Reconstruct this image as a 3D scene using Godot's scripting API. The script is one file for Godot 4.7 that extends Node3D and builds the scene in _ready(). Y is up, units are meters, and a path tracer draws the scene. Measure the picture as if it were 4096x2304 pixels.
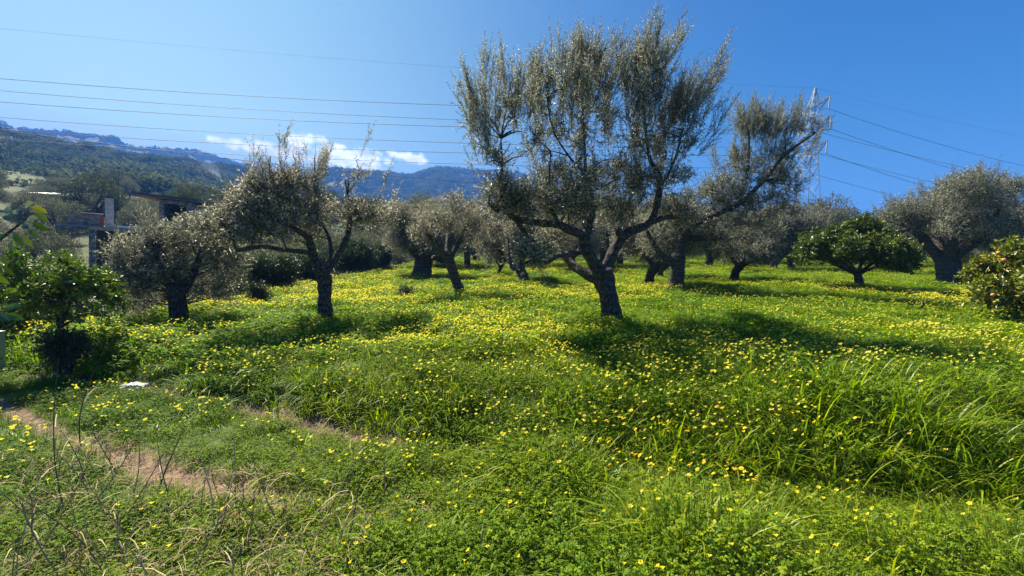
extends Node3D
# An olive grove on a gentle cross slope in late winter: a flowering meadow, a two-rut farm track, a lower terrace with
# unfinished concrete buildings, wooded hills and a power line behind. Metres, y up, the view goes towards -z ("f" is -z).

const SLOPE_X := 0.0609
const SLOPE_F := 0.0227
const EDGE := -8.0
var rng := RandomNumberGenerator.new()
var n1 := FastNoiseLite.new()
var n2 := FastNoiseLite.new()
var n3 := FastNoiseLite.new()
var M := {}
var kit := {}
var used := {}
var rear_rut := PackedVector2Array()
var front_rut := PackedVector2Array()
var t0 := 0

# ---------------------------------------------------------------- small helpers
func rr(a: float, b: float) -> float:
	return rng.randf_range(a, b)

func rdir() -> Vector3:
	var v := Vector3(rng.randfn(), rng.randfn(), rng.randfn())
	return v.normalized() if v.length() > 0.001 else Vector3.UP

func numbered(called: String) -> String:
	if not used.has(called):
		used[called] = 0
		return called
	used[called] += 1
	return "%s_%03d" % [called, used[called]]

func tag(o: Node3D, label: String, category: String, group := "", kind := "") -> Node3D:
	if label: o.set_meta("label", label)
	if category: o.set_meta("category", category)
	if group: o.set_meta("group", group)
	if kind: o.set_meta("kind", kind)
	return o

func thing(called: String, label: String, category: String, at := Vector3.ZERO, group := "") -> Node3D:
	var o := Node3D.new()
	o.name = numbered(called)
	add_child(o)
	o.position = at
	tag(o, label, category, group)
	return o

func put(called: String, mesh: Mesh, mat: Material, parent: Node, at := Vector3.ZERO) -> MeshInstance3D:
	var o := MeshInstance3D.new()
	o.name = called if parent != self else numbered(called)
	o.mesh = mesh
	o.material_override = mat
	parent.add_child(o, true)
	o.position = at
	return o

func scatter(called: String, mesh: Mesh, mat: Material, where: Array, tint: Array, parent: Node) -> MultiMeshInstance3D:
	var mm := MultiMesh.new()
	mm.transform_format = MultiMesh.TRANSFORM_3D
	mm.use_colors = true
	mm.mesh = mesh
	mm.instance_count = where.size()
	for i in where.size():
		mm.set_instance_transform(i, where[i])
		mm.set_instance_color(i, tint[i])
	var o := MultiMeshInstance3D.new()
	o.name = called if parent != self else numbered(called)
	o.multimesh = mm
	o.material_override = mat
	parent.add_child(o, true)
	o.set_meta("kind", "stuff")
	return o

# a basis whose y axis runs along d, turned by a round it
func along(d: Vector3, a: float, s: float) -> Basis:
	var y := d.normalized()
	var x := y.cross(Vector3(0.31, 0.2, 0.93)).normalized()
	if x.length() < 0.5: x = Vector3.RIGHT
	var z := x.cross(y)
	return Basis(x, y, z) * Basis(Vector3.UP, a) * Basis.from_scale(Vector3(s, s, s))

# triangles without normals (flat leaves and boards)
class Soup:
	var v := PackedVector3Array()
	var c := PackedColorArray()
	func tri(a: Vector3, b: Vector3, d: Vector3, k: Color) -> void:
		v.append(a); v.append(b); v.append(d)
		c.append(k); c.append(k); c.append(k)
	func quad(a: Vector3, b: Vector3, d: Vector3, e: Vector3, k: Color) -> void:
		tri(a, b, d, k); tri(a, d, e, k)
	func leaf(p: Vector3, d: Vector3, up: Vector3, l: float, w: float, k: Color, fold := 0.25, at := 0.45) -> void:
		var s := d.cross(up).normalized() * w * 0.5
		var n := s.cross(d).normalized() * w * fold
		var tip := p + d * l
		var m := p + d * l * at
		tri(p, m + s + n, tip, k); tri(p, tip, m - s + n, k)
	func stick(a: Vector3, b: Vector3, r0: float, r1: float, k: Color) -> void:
		var d := (b - a).normalized()
		var x := d.cross(Vector3(0.4, 0.1, 0.9)).normalized()
		var y := d.cross(x)
		for i in 3:
			var p := x * cos(i * TAU / 3) + y * sin(i * TAU / 3)
			var q := x * cos((i + 1) * TAU / 3) + y * sin((i + 1) * TAU / 3)
			quad(a + p * r0, a + q * r0, b + q * r1, b + p * r1, k)
	func box(lo: Vector3, hi: Vector3, k := Color.WHITE) -> void:
		var p := [lo, Vector3(hi.x, lo.y, lo.z), Vector3(hi.x, lo.y, hi.z), Vector3(lo.x, lo.y, hi.z), Vector3(lo.x, hi.y, lo.z), Vector3(hi.x, hi.y, lo.z), hi, Vector3(lo.x, hi.y, hi.z)]
		for q in [[0, 1, 2, 3], [7, 6, 5, 4], [4, 5, 1, 0], [6, 7, 3, 2], [5, 6, 2, 1], [7, 4, 0, 3]]:
			quad(p[q[0]], p[q[1]], p[q[2]], p[q[3]], k)
	func mesh() -> ArrayMesh:
		var a := []
		a.resize(Mesh.ARRAY_MAX)
		a[Mesh.ARRAY_VERTEX] = v
		a[Mesh.ARRAY_COLOR] = c
		var m := ArrayMesh.new()
		m.add_surface_from_arrays(Mesh.PRIMITIVE_TRIANGLES, a)
		return m

# indexed smooth surfaces (tubes, ground)
class Hull:
	var v := PackedVector3Array()
	var c := PackedColorArray()
	var n := PackedVector3Array()
	var ix := PackedInt32Array()
	func face(a: int, b: int, d: int) -> void:
		ix.append(a); ix.append(b); ix.append(d)
	func mesh(out := PackedVector3Array()) -> ArrayMesh:
		n.resize(v.size())
		n.fill(Vector3.ZERO)
		for i in range(0, ix.size(), 3):
			var k := (v[ix[i + 2]] - v[ix[i]]).cross(v[ix[i + 1]] - v[ix[i]])
			for j in 3:
				n[ix[i + j]] += k
		for i in v.size():
			n[i] = n[i].normalized()
			if n[i].length() < 0.5: n[i] = Vector3.UP
		var a := []
		a.resize(Mesh.ARRAY_MAX)
		a[Mesh.ARRAY_VERTEX] = v
		a[Mesh.ARRAY_NORMAL] = n
		a[Mesh.ARRAY_INDEX] = ix
		if c.size(): a[Mesh.ARRAY_COLOR] = c
		var m := ArrayMesh.new()
		m.add_surface_from_arrays(Mesh.PRIMITIVE_TRIANGLES, a)
		return m

func smooth_line(p: Array, r: Array, per: int) -> Array:
	var q := PackedVector3Array()
	var s := PackedFloat32Array()
	var n := p.size()
	for i in n - 1:
		var a: Vector3 = p[maxi(i - 1, 0)]
		var b: Vector3 = p[i]
		var d: Vector3 = p[i + 1]
		var e: Vector3 = p[mini(i + 2, n - 1)]
		for k in per:
			var t := float(k) / per
			q.append(b.cubic_interpolate(d, a, e, t))
			s.append(lerpf(r[i], r[i + 1], t))
	q.append(p[n - 1]); s.append(r[n - 1])
	return [q, s]

# a gnarled tube along a line, with a round end
func tube(sk: Hull, p: Array, r: Array, sides := 8, per := 4, gnarl := 0.12) -> void:
	var ql := smooth_line(p, r, per)
	var q: PackedVector3Array = ql[0]
	var s: PackedFloat32Array = ql[1]
	var x := Vector3.ZERO
	var base := sk.v.size()
	var n := q.size()
	var ph := rr(0, 50)
	for i in n:
		var d := (q[mini(i + 1, n - 1)] - q[maxi(i - 1, 0)]).normalized()
		if x == Vector3.ZERO:
			x = d.cross(Vector3(0.3, 0.15, 0.93)).normalized()
		x = (x - d * x.dot(d)).normalized()
		var y := d.cross(x)
		for k in sides:
			var a := k * TAU / sides
			var g := 1.0 + gnarl * n2.get_noise_3d(cos(a) * 90.0 + ph, sin(a) * 90.0, q[i].y * 55.0 + i * 4.0) * 2.0 + gnarl * 0.9 * sin(a * 3.0 + ph + q[i].y * 1.3) * 0.6
			sk.v.append(q[i] + (x * cos(a) + y * sin(a)) * s[i] * g)
	for i in n - 1:
		for k in sides:
			var a := base + i * sides + k
			var b := base + i * sides + (k + 1) % sides
			sk.face(a, b, b + sides)
			sk.face(a, b + sides, a + sides)
	var tip := sk.v.size()
	sk.v.append(q[n - 1] + (q[n - 1] - q[n - 2]).normalized() * s[n - 1] * 0.5)
	for k in sides:
		sk.face(base + (n - 1) * sides + k, base + (n - 1) * sides + (k + 1) % sides, tip)

# ---------------------------------------------------------------- the lie of the land
func off(x: float, f: float, line: PackedVector2Array) -> float:
	var best := 1e9
	var p := Vector2(x, f)
	for i in line.size() - 1:
		best = minf(best, p.distance_to(Geometry2D.get_closest_point_to_segment(p, line[i], line[i + 1])))
	return best

func rut_depth(x: float, f: float) -> float:
	if f > 8.0 or f < 0.5: return 0.0
	return maxf(1.0 - off(x, f, rear_rut) / 0.24, maxf(0.0, 1.0 - off(x, f, front_rut) / 0.26))

func land(x: float, f: float) -> float:
	var e := EDGE + 0.35 * n1.get_noise_2d(f * 6.0, 40.0)
	var xr := minf(maxf(x, e), 70.0)
	var fr := minf(f, 70.0)
	var y := SLOPE_X * xr + SLOPE_F * fr
	y += 0.05 * n1.get_noise_2d(x * 14.0, f * 14.0) * smoothstep(1.5, 7.0, f)
	if x < e:
		y -= 1.5 * smoothstep(0.0, 2.2, e - x) + 0.075 * minf(e - x, 60.0)
	# the ground climbs again towards the hill on the far side of the dip
	var far_left := smoothstep(-5.0, -40.0, x)
	var r := sqrt(x * x + f * f)
	if f > 0.0: y += far_left * 0.14 * clampf(r - 42.0, 0.0, 160.0)
	if f > 70.0:
		y -= (1.0 - far_left) * 0.06 * minf(f - 70.0, 500.0)
	if x > 70.0:
		y -= 0.03 * minf(x - 70.0, 400.0)
	# the track was cut in below the meadow: a low bank runs along its far side
	if f < 8.0 and f > -20.0:
		y -= 0.28 * (1.0 - smoothstep(0.02, 0.85, f - line_at(rear_rut, x)))
	y -= 0.05 * rut_depth(x, f)
	return y

func on(x: float, z: float, dy := 0.0) -> Vector3:
	return Vector3(x, land(x, -z) + dy, z)

# ---------------------------------------------------------------- materials
func noise_tex(freq: float, ramp: Array, size := 512, oct := 5, seed_ := 1, kind := FastNoiseLite.TYPE_SIMPLEX_SMOOTH) -> NoiseTexture2D:
	var n := FastNoiseLite.new()
	n.noise_type = kind
	n.frequency = freq
	n.fractal_octaves = oct
	n.seed = seed_
	var t := NoiseTexture2D.new()
	t.width = size
	t.height = size
	t.seamless = true
	t.noise = n
	if ramp.size():
		var g := Gradient.new()
		var offs := PackedFloat32Array()
		var cols := PackedColorArray()
		for r in ramp:
			offs.append(r[0])
			cols.append((r[1] as Color).linear_to_srgb())
		g.offsets = offs
		g.colors = cols
		t.color_ramp = g
	return t

func leaf_mat(rough: float, through: Color, spec := 0.5) -> StandardMaterial3D:
	var m := StandardMaterial3D.new()
	m.vertex_color_use_as_albedo = true
	m.roughness = rough
	m.metallic_specular = spec
	m.backlight_enabled = true
	m.backlight = through
	m.cull_mode = BaseMaterial3D.CULL_DISABLED
	return m

func tri_mat(tex: Texture2D, scale: float, rough: float, bump: Texture2D = null, relief := 1.0, tint := Color.WHITE) -> StandardMaterial3D:
	var m := StandardMaterial3D.new()
	m.albedo_texture = tex
	m.albedo_color = tint
	m.roughness = rough
	m.uv1_triplanar = true
	m.uv1_world_triplanar = true
	m.uv1_scale = Vector3(scale, scale, scale)
	m.vertex_color_use_as_albedo = true
	if bump:
		m.heightmap_enabled = true
		m.heightmap_texture = bump
		m.heightmap_scale = relief
	return m

func plain(c: Color, rough := 0.7, metal := 0.0) -> StandardMaterial3D:
	var m := StandardMaterial3D.new()
	m.albedo_color = c.linear_to_srgb()
	m.roughness = rough
	m.metallic = metal
	return m

func make_materials() -> void:
	var rough_h := noise_tex(0.02, [], 512, 6, 5)
	M.ground = tri_mat(noise_tex(0.012, [[0.2, Color(0.62, 0.62, 0.6)], [0.5, Color(0.95, 0.95, 0.95)], [0.8, Color(1.0, 0.98, 0.9)]], 512, 6, 3), 0.7, 1.0, rough_h, 3.0)
	M.bark = tri_mat(noise_tex(0.02, [[0.32, Color(0.016, 0.013, 0.01)], [0.5, Color(0.05, 0.043, 0.036)], [0.66, Color(0.13, 0.118, 0.105)], [0.8, Color(0.24, 0.225, 0.2)]], 512, 6, 9), 2.2, 0.95, noise_tex(0.02, [], 512, 6, 12), 5.0)
	M.bark.uv1_scale = Vector3(4.5, 0.9, 4.5)
	M.hill = tri_mat(noise_tex(0.01, [[0.25, Color(0.5, 0.5, 0.5)], [0.6, Color(1, 1, 1)]], 512, 5, 21), 0.012, 1.0)
	M.concrete = tri_mat(noise_tex(0.012, [[0.25, Color(0.07, 0.066, 0.06)], [0.5, Color(0.15, 0.142, 0.13)], [0.75, Color(0.22, 0.21, 0.19)]], 512, 6, 31), 0.5, 0.95, rough_h, 0.6)
	M.concrete_pale = tri_mat(noise_tex(0.012, [[0.2, Color(0.2, 0.175, 0.14)], [0.5, Color(0.32, 0.285, 0.24)], [0.8, Color(0.4, 0.365, 0.31)]], 512, 6, 33), 0.5, 0.95, rough_h, 0.6)
	M.chimney = tri_mat(noise_tex(0.012, [[0.2, Color(0.28, 0.27, 0.25)], [0.55, Color(0.42, 0.41, 0.38)], [0.8, Color(0.5, 0.48, 0.44)]], 512, 6, 37), 0.5, 0.95, rough_h, 0.5)
	M.rust = plain(Color(0.13, 0.035, 0.03), 0.7)
	M.formwork = tri_mat(noise_tex(0.02, [[0.2, Color(0.18, 0.1, 0.06)], [0.7, Color(0.34, 0.2, 0.12)]], 256, 4, 35), 0.8, 0.9)
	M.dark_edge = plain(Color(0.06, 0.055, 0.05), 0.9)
	M.sheet_metal = plain(Color(0.42, 0.42, 0.4), 0.5, 0.2)
	M.steel = plain(Color(0.17, 0.18, 0.2), 0.65, 0.1)
	M.cable = plain(Color(0.12, 0.14, 0.17), 0.6)
	M.porcelain = plain(Color(0.5, 0.5, 0.48), 0.3)
	M.olive = leaf_mat(0.42, Color(0.95, 0.95, 0.85), 0.5)
	M.far_leaf = leaf_mat(0.6, Color(0.85, 0.87, 0.7), 0.35)
	M.citrus = leaf_mat(0.36, Color(0.6, 0.72, 0.2), 0.45)
	M.grass = leaf_mat(0.6, Color(0.95, 1.0, 0.35), 0.28)
	M.blade = leaf_mat(0.46, Color(0.95, 1.0, 0.35), 0.45)
	M.petal = leaf_mat(0.6, Color(0.95, 0.93, 0.6), 0.2)
	M.dry = leaf_mat(0.8, Color(0.3, 0.28, 0.2), 0.3)
	M.wood_leaf = leaf_mat(0.9, Color(0.75, 0.8, 0.55), 0.1)
	M.stone = leaf_mat(0.95, Color(0.0, 0.0, 0.0), 0.2)
	M.stone.backlight_enabled = false
	M.lemon = leaf_mat(0.28, Color(0.5, 0.55, 0.12), 0.5)
	M.orange = plain(Color(0.6, 0.22, 0.05), 0.5)
	M.bag = plain(Color(0.5, 0.51, 0.54), 0.4)
	M.cypress = tri_mat(null, 1.0, 0.8, null, 1.0, Color(0.035, 0.05, 0.026).linear_to_srgb())
	M.cane = plain(Color(0.09, 0.06, 0.045), 0.9)
	M.post = plain(Color(0.33, 0.42, 0.3), 0.6)

# ---------------------------------------------------------------- foliage pieces
const OLIVE_COLS := [Color(0.098, 0.108, 0.066), Color(0.125, 0.135, 0.088), Color(0.165, 0.17, 0.125), Color(0.42, 0.415, 0.375), Color(0.54, 0.525, 0.485), Color(0.08, 0.09, 0.056), Color(0.32, 0.32, 0.285)]
const CITRUS_COLS := [Color(0.05, 0.085, 0.014), Color(0.07, 0.11, 0.016), Color(0.1, 0.135, 0.016), Color(0.16, 0.17, 0.02), Color(0.042, 0.072, 0.014)]
const STEM := Color(0.1, 0.09, 0.065)

# a straight young shoot with paired narrow leaves and a few side twigs, about l metres long
func olive_wand(l: float, leaf: float, step: float) -> ArrayMesh:
	var s := Soup.new()
	var bend := Vector3(rr(-0.12, 0.12), 0, rr(-0.12, 0.12))
	var shoots := [[Vector3.ZERO, Vector3.UP, l]]
	for i in 6:
		var t := rr(0.08, 0.62)
		var a := rr(0, TAU)
		shoots.append([Vector3.UP * l * t + bend * l * t * t, (Vector3(cos(a), 0, sin(a)) * rr(0.35, 0.7) + Vector3.UP).normalized(), l * rr(0.16, 0.34)])
	for sh in shoots:
		var n := int(sh[2] / step)
		var p0: Vector3 = sh[0]
		var prev: Vector3 = p0
		for i in n:
			var t := float(i + 1) / n
			var p: Vector3 = p0 + sh[1] * sh[2] * t + bend * sh[2] * t * t
			if i % 4 == 3 or i == n - 1:
				s.stick(prev, p, 0.004 * (1.2 - t), 0.004 * (1.1 - t), STEM)
				prev = p
			var a := i * 1.57 + rr(-0.4, 0.4)
			for k in 2:
				var o := Vector3(cos(a + k * PI), 0, sin(a + k * PI))
				var d: Vector3 = (o * rr(0.5, 1.0) + sh[1] * rr(0.5, 1.1)).normalized()
				s.leaf(p, d, (sh[1] + rdir() * 0.7).normalized(), leaf * rr(0.7, 1.15) * (1.0 - 0.35 * t), leaf * 0.2, OLIVE_COLS[rng.randi() % 7])
	return s.mesh()

# a bushy twig whose leaves point all ways
func spray(l: float, leaf: float, wide: float, n_twigs: int, per: int, cols: Array, fold := 0.25) -> ArrayMesh:
	var s := Soup.new()
	for i in n_twigs:
		var d := (Vector3.UP * 0.9 + rdir() * 0.9).normalized()
		var from := Vector3.UP * l * rr(0.0, 0.35)
		var tl := l * rr(0.45, 0.9)
		s.stick(from, from + d * tl, 0.004, 0.001, STEM)
		for k in per:
			var t := rr(0.15, 1.0)
			var o := (rdir() + d * 0.6).normalized()
			s.leaf(from + d * tl * t, o, (rdir() + Vector3.UP * 0.7).normalized(), leaf * rr(0.65, 1.2), leaf * wide, cols[rng.randi() % cols.size()], fold)
	return s.mesh()

func make_kits() -> void:
	kit.wand = []; kit.bush = []; kit.far_bush = []; kit.far_wand = []; kit.citrus = []; kit.far_citrus = []; kit.shrub = []
	for i in 4:
		kit.wand.append(olive_wand(1.0, 0.078, 0.034))
		kit.bush.append(spray(0.45, 0.076, 0.2, 6, 8, OLIVE_COLS))
	for i in 3:
		kit.far_wand.append(olive_wand(1.0, 0.085, 0.042))
		kit.far_bush.append(spray(0.55, 0.085, 0.22, 6, 10, OLIVE_COLS))
		kit.citrus.append(spray(0.34, 0.085, 0.46, 5, 8, CITRUS_COLS, 0.15))
		kit.shrub.append(spray(0.4, 0.06, 0.45, 5, 9, [Color(0.04, 0.06, 0.022), Color(0.055, 0.075, 0.025), Color(0.03, 0.045, 0.018), Color(0.08, 0.095, 0.035)], 0.2))

# lobes: [centre, radii, sprays, wands, lean of the wands]
func crown(parent: Node3D, lobes: Array, sprays: Array, wands: Array, mat: Material, size := 1.0, tint := Color.WHITE, vary := 0.25) -> void:
	var c := Node3D.new()
	c.name = "crown"
	parent.add_child(c)
	var pools := []
	for i in sprays.size() + wands.size():
		pools.append([[], []])
	for lb in lobes:
		var ctr: Vector3 = lb[0]
		var rad: Vector3 = lb[1]
		for i in int(lb[2]):
			var o := rdir()
			var u := pow(rng.randf(), 0.42)
			# uneven surface: the lobe swells and shrinks with direction
			u *= 0.86 + 0.34 * n3.get_noise_3d((ctr.x + o.x) * 60.0, (ctr.y + o.y) * 60.0, (ctr.z + o.z) * 60.0)
			var p := ctr + o * (rad - Vector3.ONE * 0.2 * size).max(rad * 0.4) * u
			var d := (o * 0.8 + Vector3.UP * 0.35 + rdir() * 0.7).normalized()
			var k := rng.randi() % sprays.size()
			pools[k][0].append(Transform3D(along(d, rr(0, TAU), size * rr(0.7, 1.3)), p))
			var b := rr(1.0 - vary, 1.0 + vary)
			pools[k][1].append(Color(tint.r * b * rr(0.94, 1.06), tint.g * b, tint.b * b * rr(0.92, 1.08)))
		# the wands stand in plumes: several round one leading shoot, the tips drawn to a point
		var left := int(lb[3])
		while left > 0:
			var o := rdir()
			o.y = absf(o.y) * 0.4 - 0.5
			var foot := ctr + o * rad * pow(rng.randf(), 0.5) * 0.95
			var lean: Vector3 = lb[4]
			var axis := (Vector3.UP + lean + Vector3(o.x, 0, o.z) * 0.3 + rdir() * 0.12).normalized()
			var long := rr(0.35, 1.05) * size
			var here := mini(left, 5 + rng.randi() % 7)
			left -= here
			for i in here:
				var t := float(i) / here
				var p := foot + axis * long * t + rdir() * 0.16 * size * (1.0 - t * 0.8)
				var d := (axis + rdir() * 0.3 * (1.0 - t * 0.8)).normalized()
				var k := sprays.size() + rng.randi() % wands.size()
				pools[k][0].append(Transform3D(along(d, rr(0, TAU), size * rr(0.6, 0.95) * (1.0 - 0.25 * t)), p))
				var b := rr(1.0 - vary, 1.0 + vary)
				pools[k][1].append(Color(tint.r * b, tint.g * b, tint.b * b))
	for i in pools.size():
		if pools[i][0].size():
			scatter("foliage", sprays[i] if i < sprays.size() else wands[i - sprays.size()], mat, pools[i][0], pools[i][1], c)

# thin branches from the limbs into each lobe
func twigs(sk: Hull, limbs: Array, lobes: Array, per: int, r := 0.014) -> void:
	for lb in lobes:
		for i in per:
			var to: Vector3 = lb[0] + rdir() * lb[1] * rr(0.3, 0.85)
			var best := 1e9
			var from := Vector3.ZERO
			for l in limbs:
				for j in range(1, l[0].size()):
					var q: Vector3 = l[0][j]
					var dd := q.distance_to(to) + maxf(0.0, q.y - to.y) * 1.5
					if dd < best:
						best = dd; from = q
			var mid := from.lerp(to, 0.5) + rdir() * 0.12 * from.distance_to(to) + Vector3.UP * 0.05
			tube(sk, [from, mid, to], [r * rr(0.9, 1.5), r * 0.8, r * 0.25], 4, 3, 0.05)

func tree(called: String, label: String, at: Vector3, limbs: Array, lobes: Array, opt := {}) -> Node3D:
	var t := thing(called, label, "tree", at, opt.get("group", "olive trees of the grove"))
	for i in limbs.size():
		var sk := Hull.new()
		tube(sk, limbs[i][0], limbs[i][1], 14 if i == 0 else 9, 5, opt.get("gnarl", 0.19))
		put("trunk" if i == 0 else "limb", sk.mesh(), M.bark, t)
	var sk := Hull.new()
	twigs(sk, limbs, lobes, opt.get("twigs", 4), opt.get("twig_r", 0.014))
	put("branches", sk.mesh(), M.bark, t).set_meta("kind", "stuff")
	crown(t, lobes, opt.get("sprays", kit.bush), opt.get("wands", kit.wand), opt.get("mat", M.olive), opt.get("size", 1.0), opt.get("tint", Color.WHITE), opt.get("vary", 0.25))
	return t

# limbs and lobes of an olive of height h and spread w that nobody drew by hand
func olive_plan(h: float, w: float, tr: float, dens: float, wands := 0.25, lean := Vector3.ZERO, clear := 0.24) -> Array:
	var limbs := []
	var lobes := []
	var top := Vector3(rr(-0.1, 0.1) * h, clear * h, rr(-0.08, 0.08) * h) + lean
	limbs.append([[Vector3(0, -0.2, 0), Vector3(rr(-0.04, 0.04), clear * 0.45 * h, 0) + lean * 0.4, top], [tr * 1.35, tr, tr * 0.95]])
	var n := 4 + rng.randi() % 2
	var a0 := rr(0, TAU)
	for i in n:
		var a := a0 + i * TAU / n + rr(-0.3, 0.3)
		var o := Vector3(cos(a), 0, sin(a))
		var m := top + o * w * rr(0.14, 0.2) + Vector3.UP * h * rr(0.12, 0.2)
		var e := top + o * w * rr(0.28, 0.36) + Vector3.UP * h * rr(0.25, 0.42)
		limbs.append([[top - Vector3.UP * 0.05 * h, m, e], [tr * 0.6, tr * 0.42, tr * 0.16]])
		lobes.append([e + Vector3.UP * h * 0.06, Vector3(w * 0.2, h * rr(0.14, 0.2), w * 0.2), 90 * dens, 90 * dens * wands, o * 0.25])
		lobes.append([m + o * w * 0.12 + Vector3.UP * h * 0.05, Vector3(w * 0.2, h * 0.13, w * 0.2), 70 * dens, 0, o])
	lobes.append([top + Vector3.UP * h * 0.5, Vector3(w * 0.24, h * 0.2, w * 0.24), 100 * dens, 100 * dens * wands, Vector3.ZERO])
	lobes.append([top + Vector3.UP * h * 0.3, Vector3(w * 0.26, h * 0.16, w * 0.26), 70 * dens, 0, Vector3.ZERO])
	return [limbs, lobes]

# a citrus crown: many uneven clumps round a short stem
func citrus_plan(h: float, w: float, tr: float, n: float, shift := 0.0, skirt := 0.3) -> Array:
	var limbs := [[[Vector3(0, -0.2, 0), Vector3(0.02, h * 0.12, 0), Vector3(shift * 0.3, h * 0.24, 0)], [tr * 1.3, tr, tr * 0.9]]]
	var lobes := []
	for i in 22:
		var a := i * 2.4 + rr(-0.3, 0.3)
		var u := sqrt((i + 0.5) / 22.0)
		var r := w * 0.4 * u * rr(0.8, 1.15)
		var top := h * (0.3 + 0.56 * sqrt(maxf(0.0, 1.0 - u * u * 0.86)))
		var p := Vector3(cos(a) * r + shift * u, lerpf(h * skirt, top, rr(0.1 if skirt < 0.25 else 0.3, 1.0)), sin(a) * r)
		if i % 4 == 0: limbs.append([[Vector3(shift * 0.3, h * 0.22, 0), p * 0.55 + Vector3(0, h * 0.14, 0), p], [tr * 0.5, tr * 0.3, tr * 0.1]])
		var s := rr(0.65, 1.25)
		lobes.append([p, Vector3(w * 0.13 * s, h * 0.13 * s, w * 0.13 * s), n * s * s, 0, Vector3.ZERO])
	return [limbs, lobes]

func bush(called: String, label: String, at: Vector3, h: float, w: float, n: int, sprays: Array, mat: Material, tint := Color.WHITE, group := "", category := "bush", size := 1.0) -> Node3D:
	var t := thing(called, label, category, at, group)
	var sk := Hull.new()
	var lobes := []
	var tips := []
	for i in 6:
		var a := i * TAU / 6 + rr(-0.4, 0.4)
		var e := Vector3(cos(a) * w * rr(0.16, 0.3), h * rr(0.4, 0.72), sin(a) * w * rr(0.16, 0.3))
		tube(sk, [Vector3(cos(a) * 0.06, -0.15, sin(a) * 0.06), e * 0.5 + rdir() * 0.08, e], [0.03, 0.02, 0.006], 5, 3, 0.08)
		lobes.append([e, Vector3(w * 0.24, h * 0.26, w * 0.24), n / 8.0, 0, Vector3.ZERO])
	lobes.append([Vector3(0, h * 0.45, 0), Vector3(w * 0.4, h * 0.42, w * 0.4), n / 4.0, 0, Vector3.ZERO])
	put("stems", sk.mesh(), M.bark, t).set_meta("kind", "stuff")
	crown(t, lobes, sprays, sprays, mat, size, tint)
	return t

# ---------------------------------------------------------------- the meadow
const GRASS_COLS := [Color(0.175, 0.28, 0.012), Color(0.235, 0.335, 0.014), Color(0.115, 0.215, 0.012), Color(0.31, 0.39, 0.02), Color(0.15, 0.255, 0.012)]
const CLOVER_COLS := [Color(0.135, 0.245, 0.01), Color(0.185, 0.3, 0.011), Color(0.095, 0.195, 0.01), Color(0.25, 0.35, 0.013)]
const DRY_COLS := [Color(0.36, 0.27, 0.14), Color(0.26, 0.19, 0.1), Color(0.44, 0.36, 0.22), Color(0.2, 0.13, 0.08)]

func blade(s: Soup, p: Vector3, out: Vector3, l: float, w: float, arch: float, segs: int, k: Color) -> void:
	var side := out.cross(Vector3.UP).normalized().rotated(Vector3.UP, rr(-0.5, 0.5)) * w * 0.5
	var a := p - side
	var b := p + side
	for i in segs:
		var t := float(i + 1) / segs
		var q := p + Vector3.UP * l * (t - arch * 0.55 * t * t * t) + out * l * (0.18 * t + arch * 0.75 * t * t)
		var ww := 1.0 - t * t * 0.98
		var c := q - side * ww
		var d := q + side * ww
		s.quad(a, b, d, c, k)
		a = c; b = d

func grass_clump(h: float, n: int, w: float, spread: float, segs: int, cols: Array, arch := 0.9) -> ArrayMesh:
	var s := Soup.new()
	for i in n:
		var a := rr(0, TAU)
		var p := Vector3(cos(a), 0, sin(a)) * spread * sqrt(rng.randf())
		p.y = -0.03
		var o := Vector3(cos(a + rr(-1.2, 1.2)), 0, sin(a + rr(-1.2, 1.2))).normalized()
		blade(s, p, o, h * rr(0.55, 1.15), w * rr(0.6, 1.3), arch * rr(0.2, 1.2), segs, cols[rng.randi() % cols.size()])
	return s.mesh()

func clover_clump(h: float, n: int, spread: float, size: float) -> ArrayMesh:
	var s := Soup.new()
	for i in n:
		var a := rr(0, TAU)
		var p := Vector3(cos(a), 0, sin(a)) * spread * sqrt(rng.randf())
		p.y = h * (0.35 + 0.65 * sqrt(rng.randf()))
		var up := (Vector3.UP + rdir() * 0.55).normalized()
		var x := up.cross(rdir()).normalized()
		var k: Color = CLOVER_COLS[rng.randi() % 4]
		s.stick(Vector3(p.x * 0.7, -0.02, p.z * 0.7), p, 0.0012, 0.0008, Color(0.13, 0.2, 0.04))
		var sz := size * rr(0.7, 1.25)
		for j in 3:
			var d := (x.rotated(up, j * TAU / 3) - up * 0.15).normalized()
			s.leaf(p, d, up, sz, sz * 1.05, k, -0.12, 0.72)
	return s.mesh()

# one petal of a wood sorrel flower, its foot at the origin, the flower facing +y
func petal_mesh(r: float, k: Color) -> ArrayMesh:
	var s := Soup.new()
	add_petal(s, 0.0, r, k)
	return s.mesh()

func add_petal(s: Soup, a: float, r: float, k: Color) -> void:
	var d := Vector3(cos(a), 0, sin(a))
	var e := Vector3(-sin(a), 0, cos(a))
	var p0 := Vector3.ZERO
	var m1 := d * r * 0.42 + Vector3.UP * r * 0.5
	var t1 := d * r * 0.88 + Vector3.UP * r * 0.78
	s.tri(p0, m1 + e * r * 0.26, m1 - e * r * 0.26, k)
	s.quad(m1 - e * r * 0.26, m1 + e * r * 0.26, t1 + e * r * 0.46, t1 - e * r * 0.42, k)
	s.tri(t1 - e * r * 0.42, t1 + e * r * 0.46, d * r * 1.02 + Vector3.UP * r * 0.76, k)

func flower_mesh(r: float, stem: float) -> ArrayMesh:
	var s := Soup.new()
	for j in 5:
		add_petal(s, j * TAU / 5 + rr(-0.1, 0.1), r, Color(0.84, 0.76, 0.1) if j % 2 else Color(0.88, 0.82, 0.16))
	if stem > 0.0: s.stick(Vector3.ZERO, Vector3.DOWN * stem, 0.0012, 0.0015, Color(0.15, 0.22, 0.04))
	return s.mesh()

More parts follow.
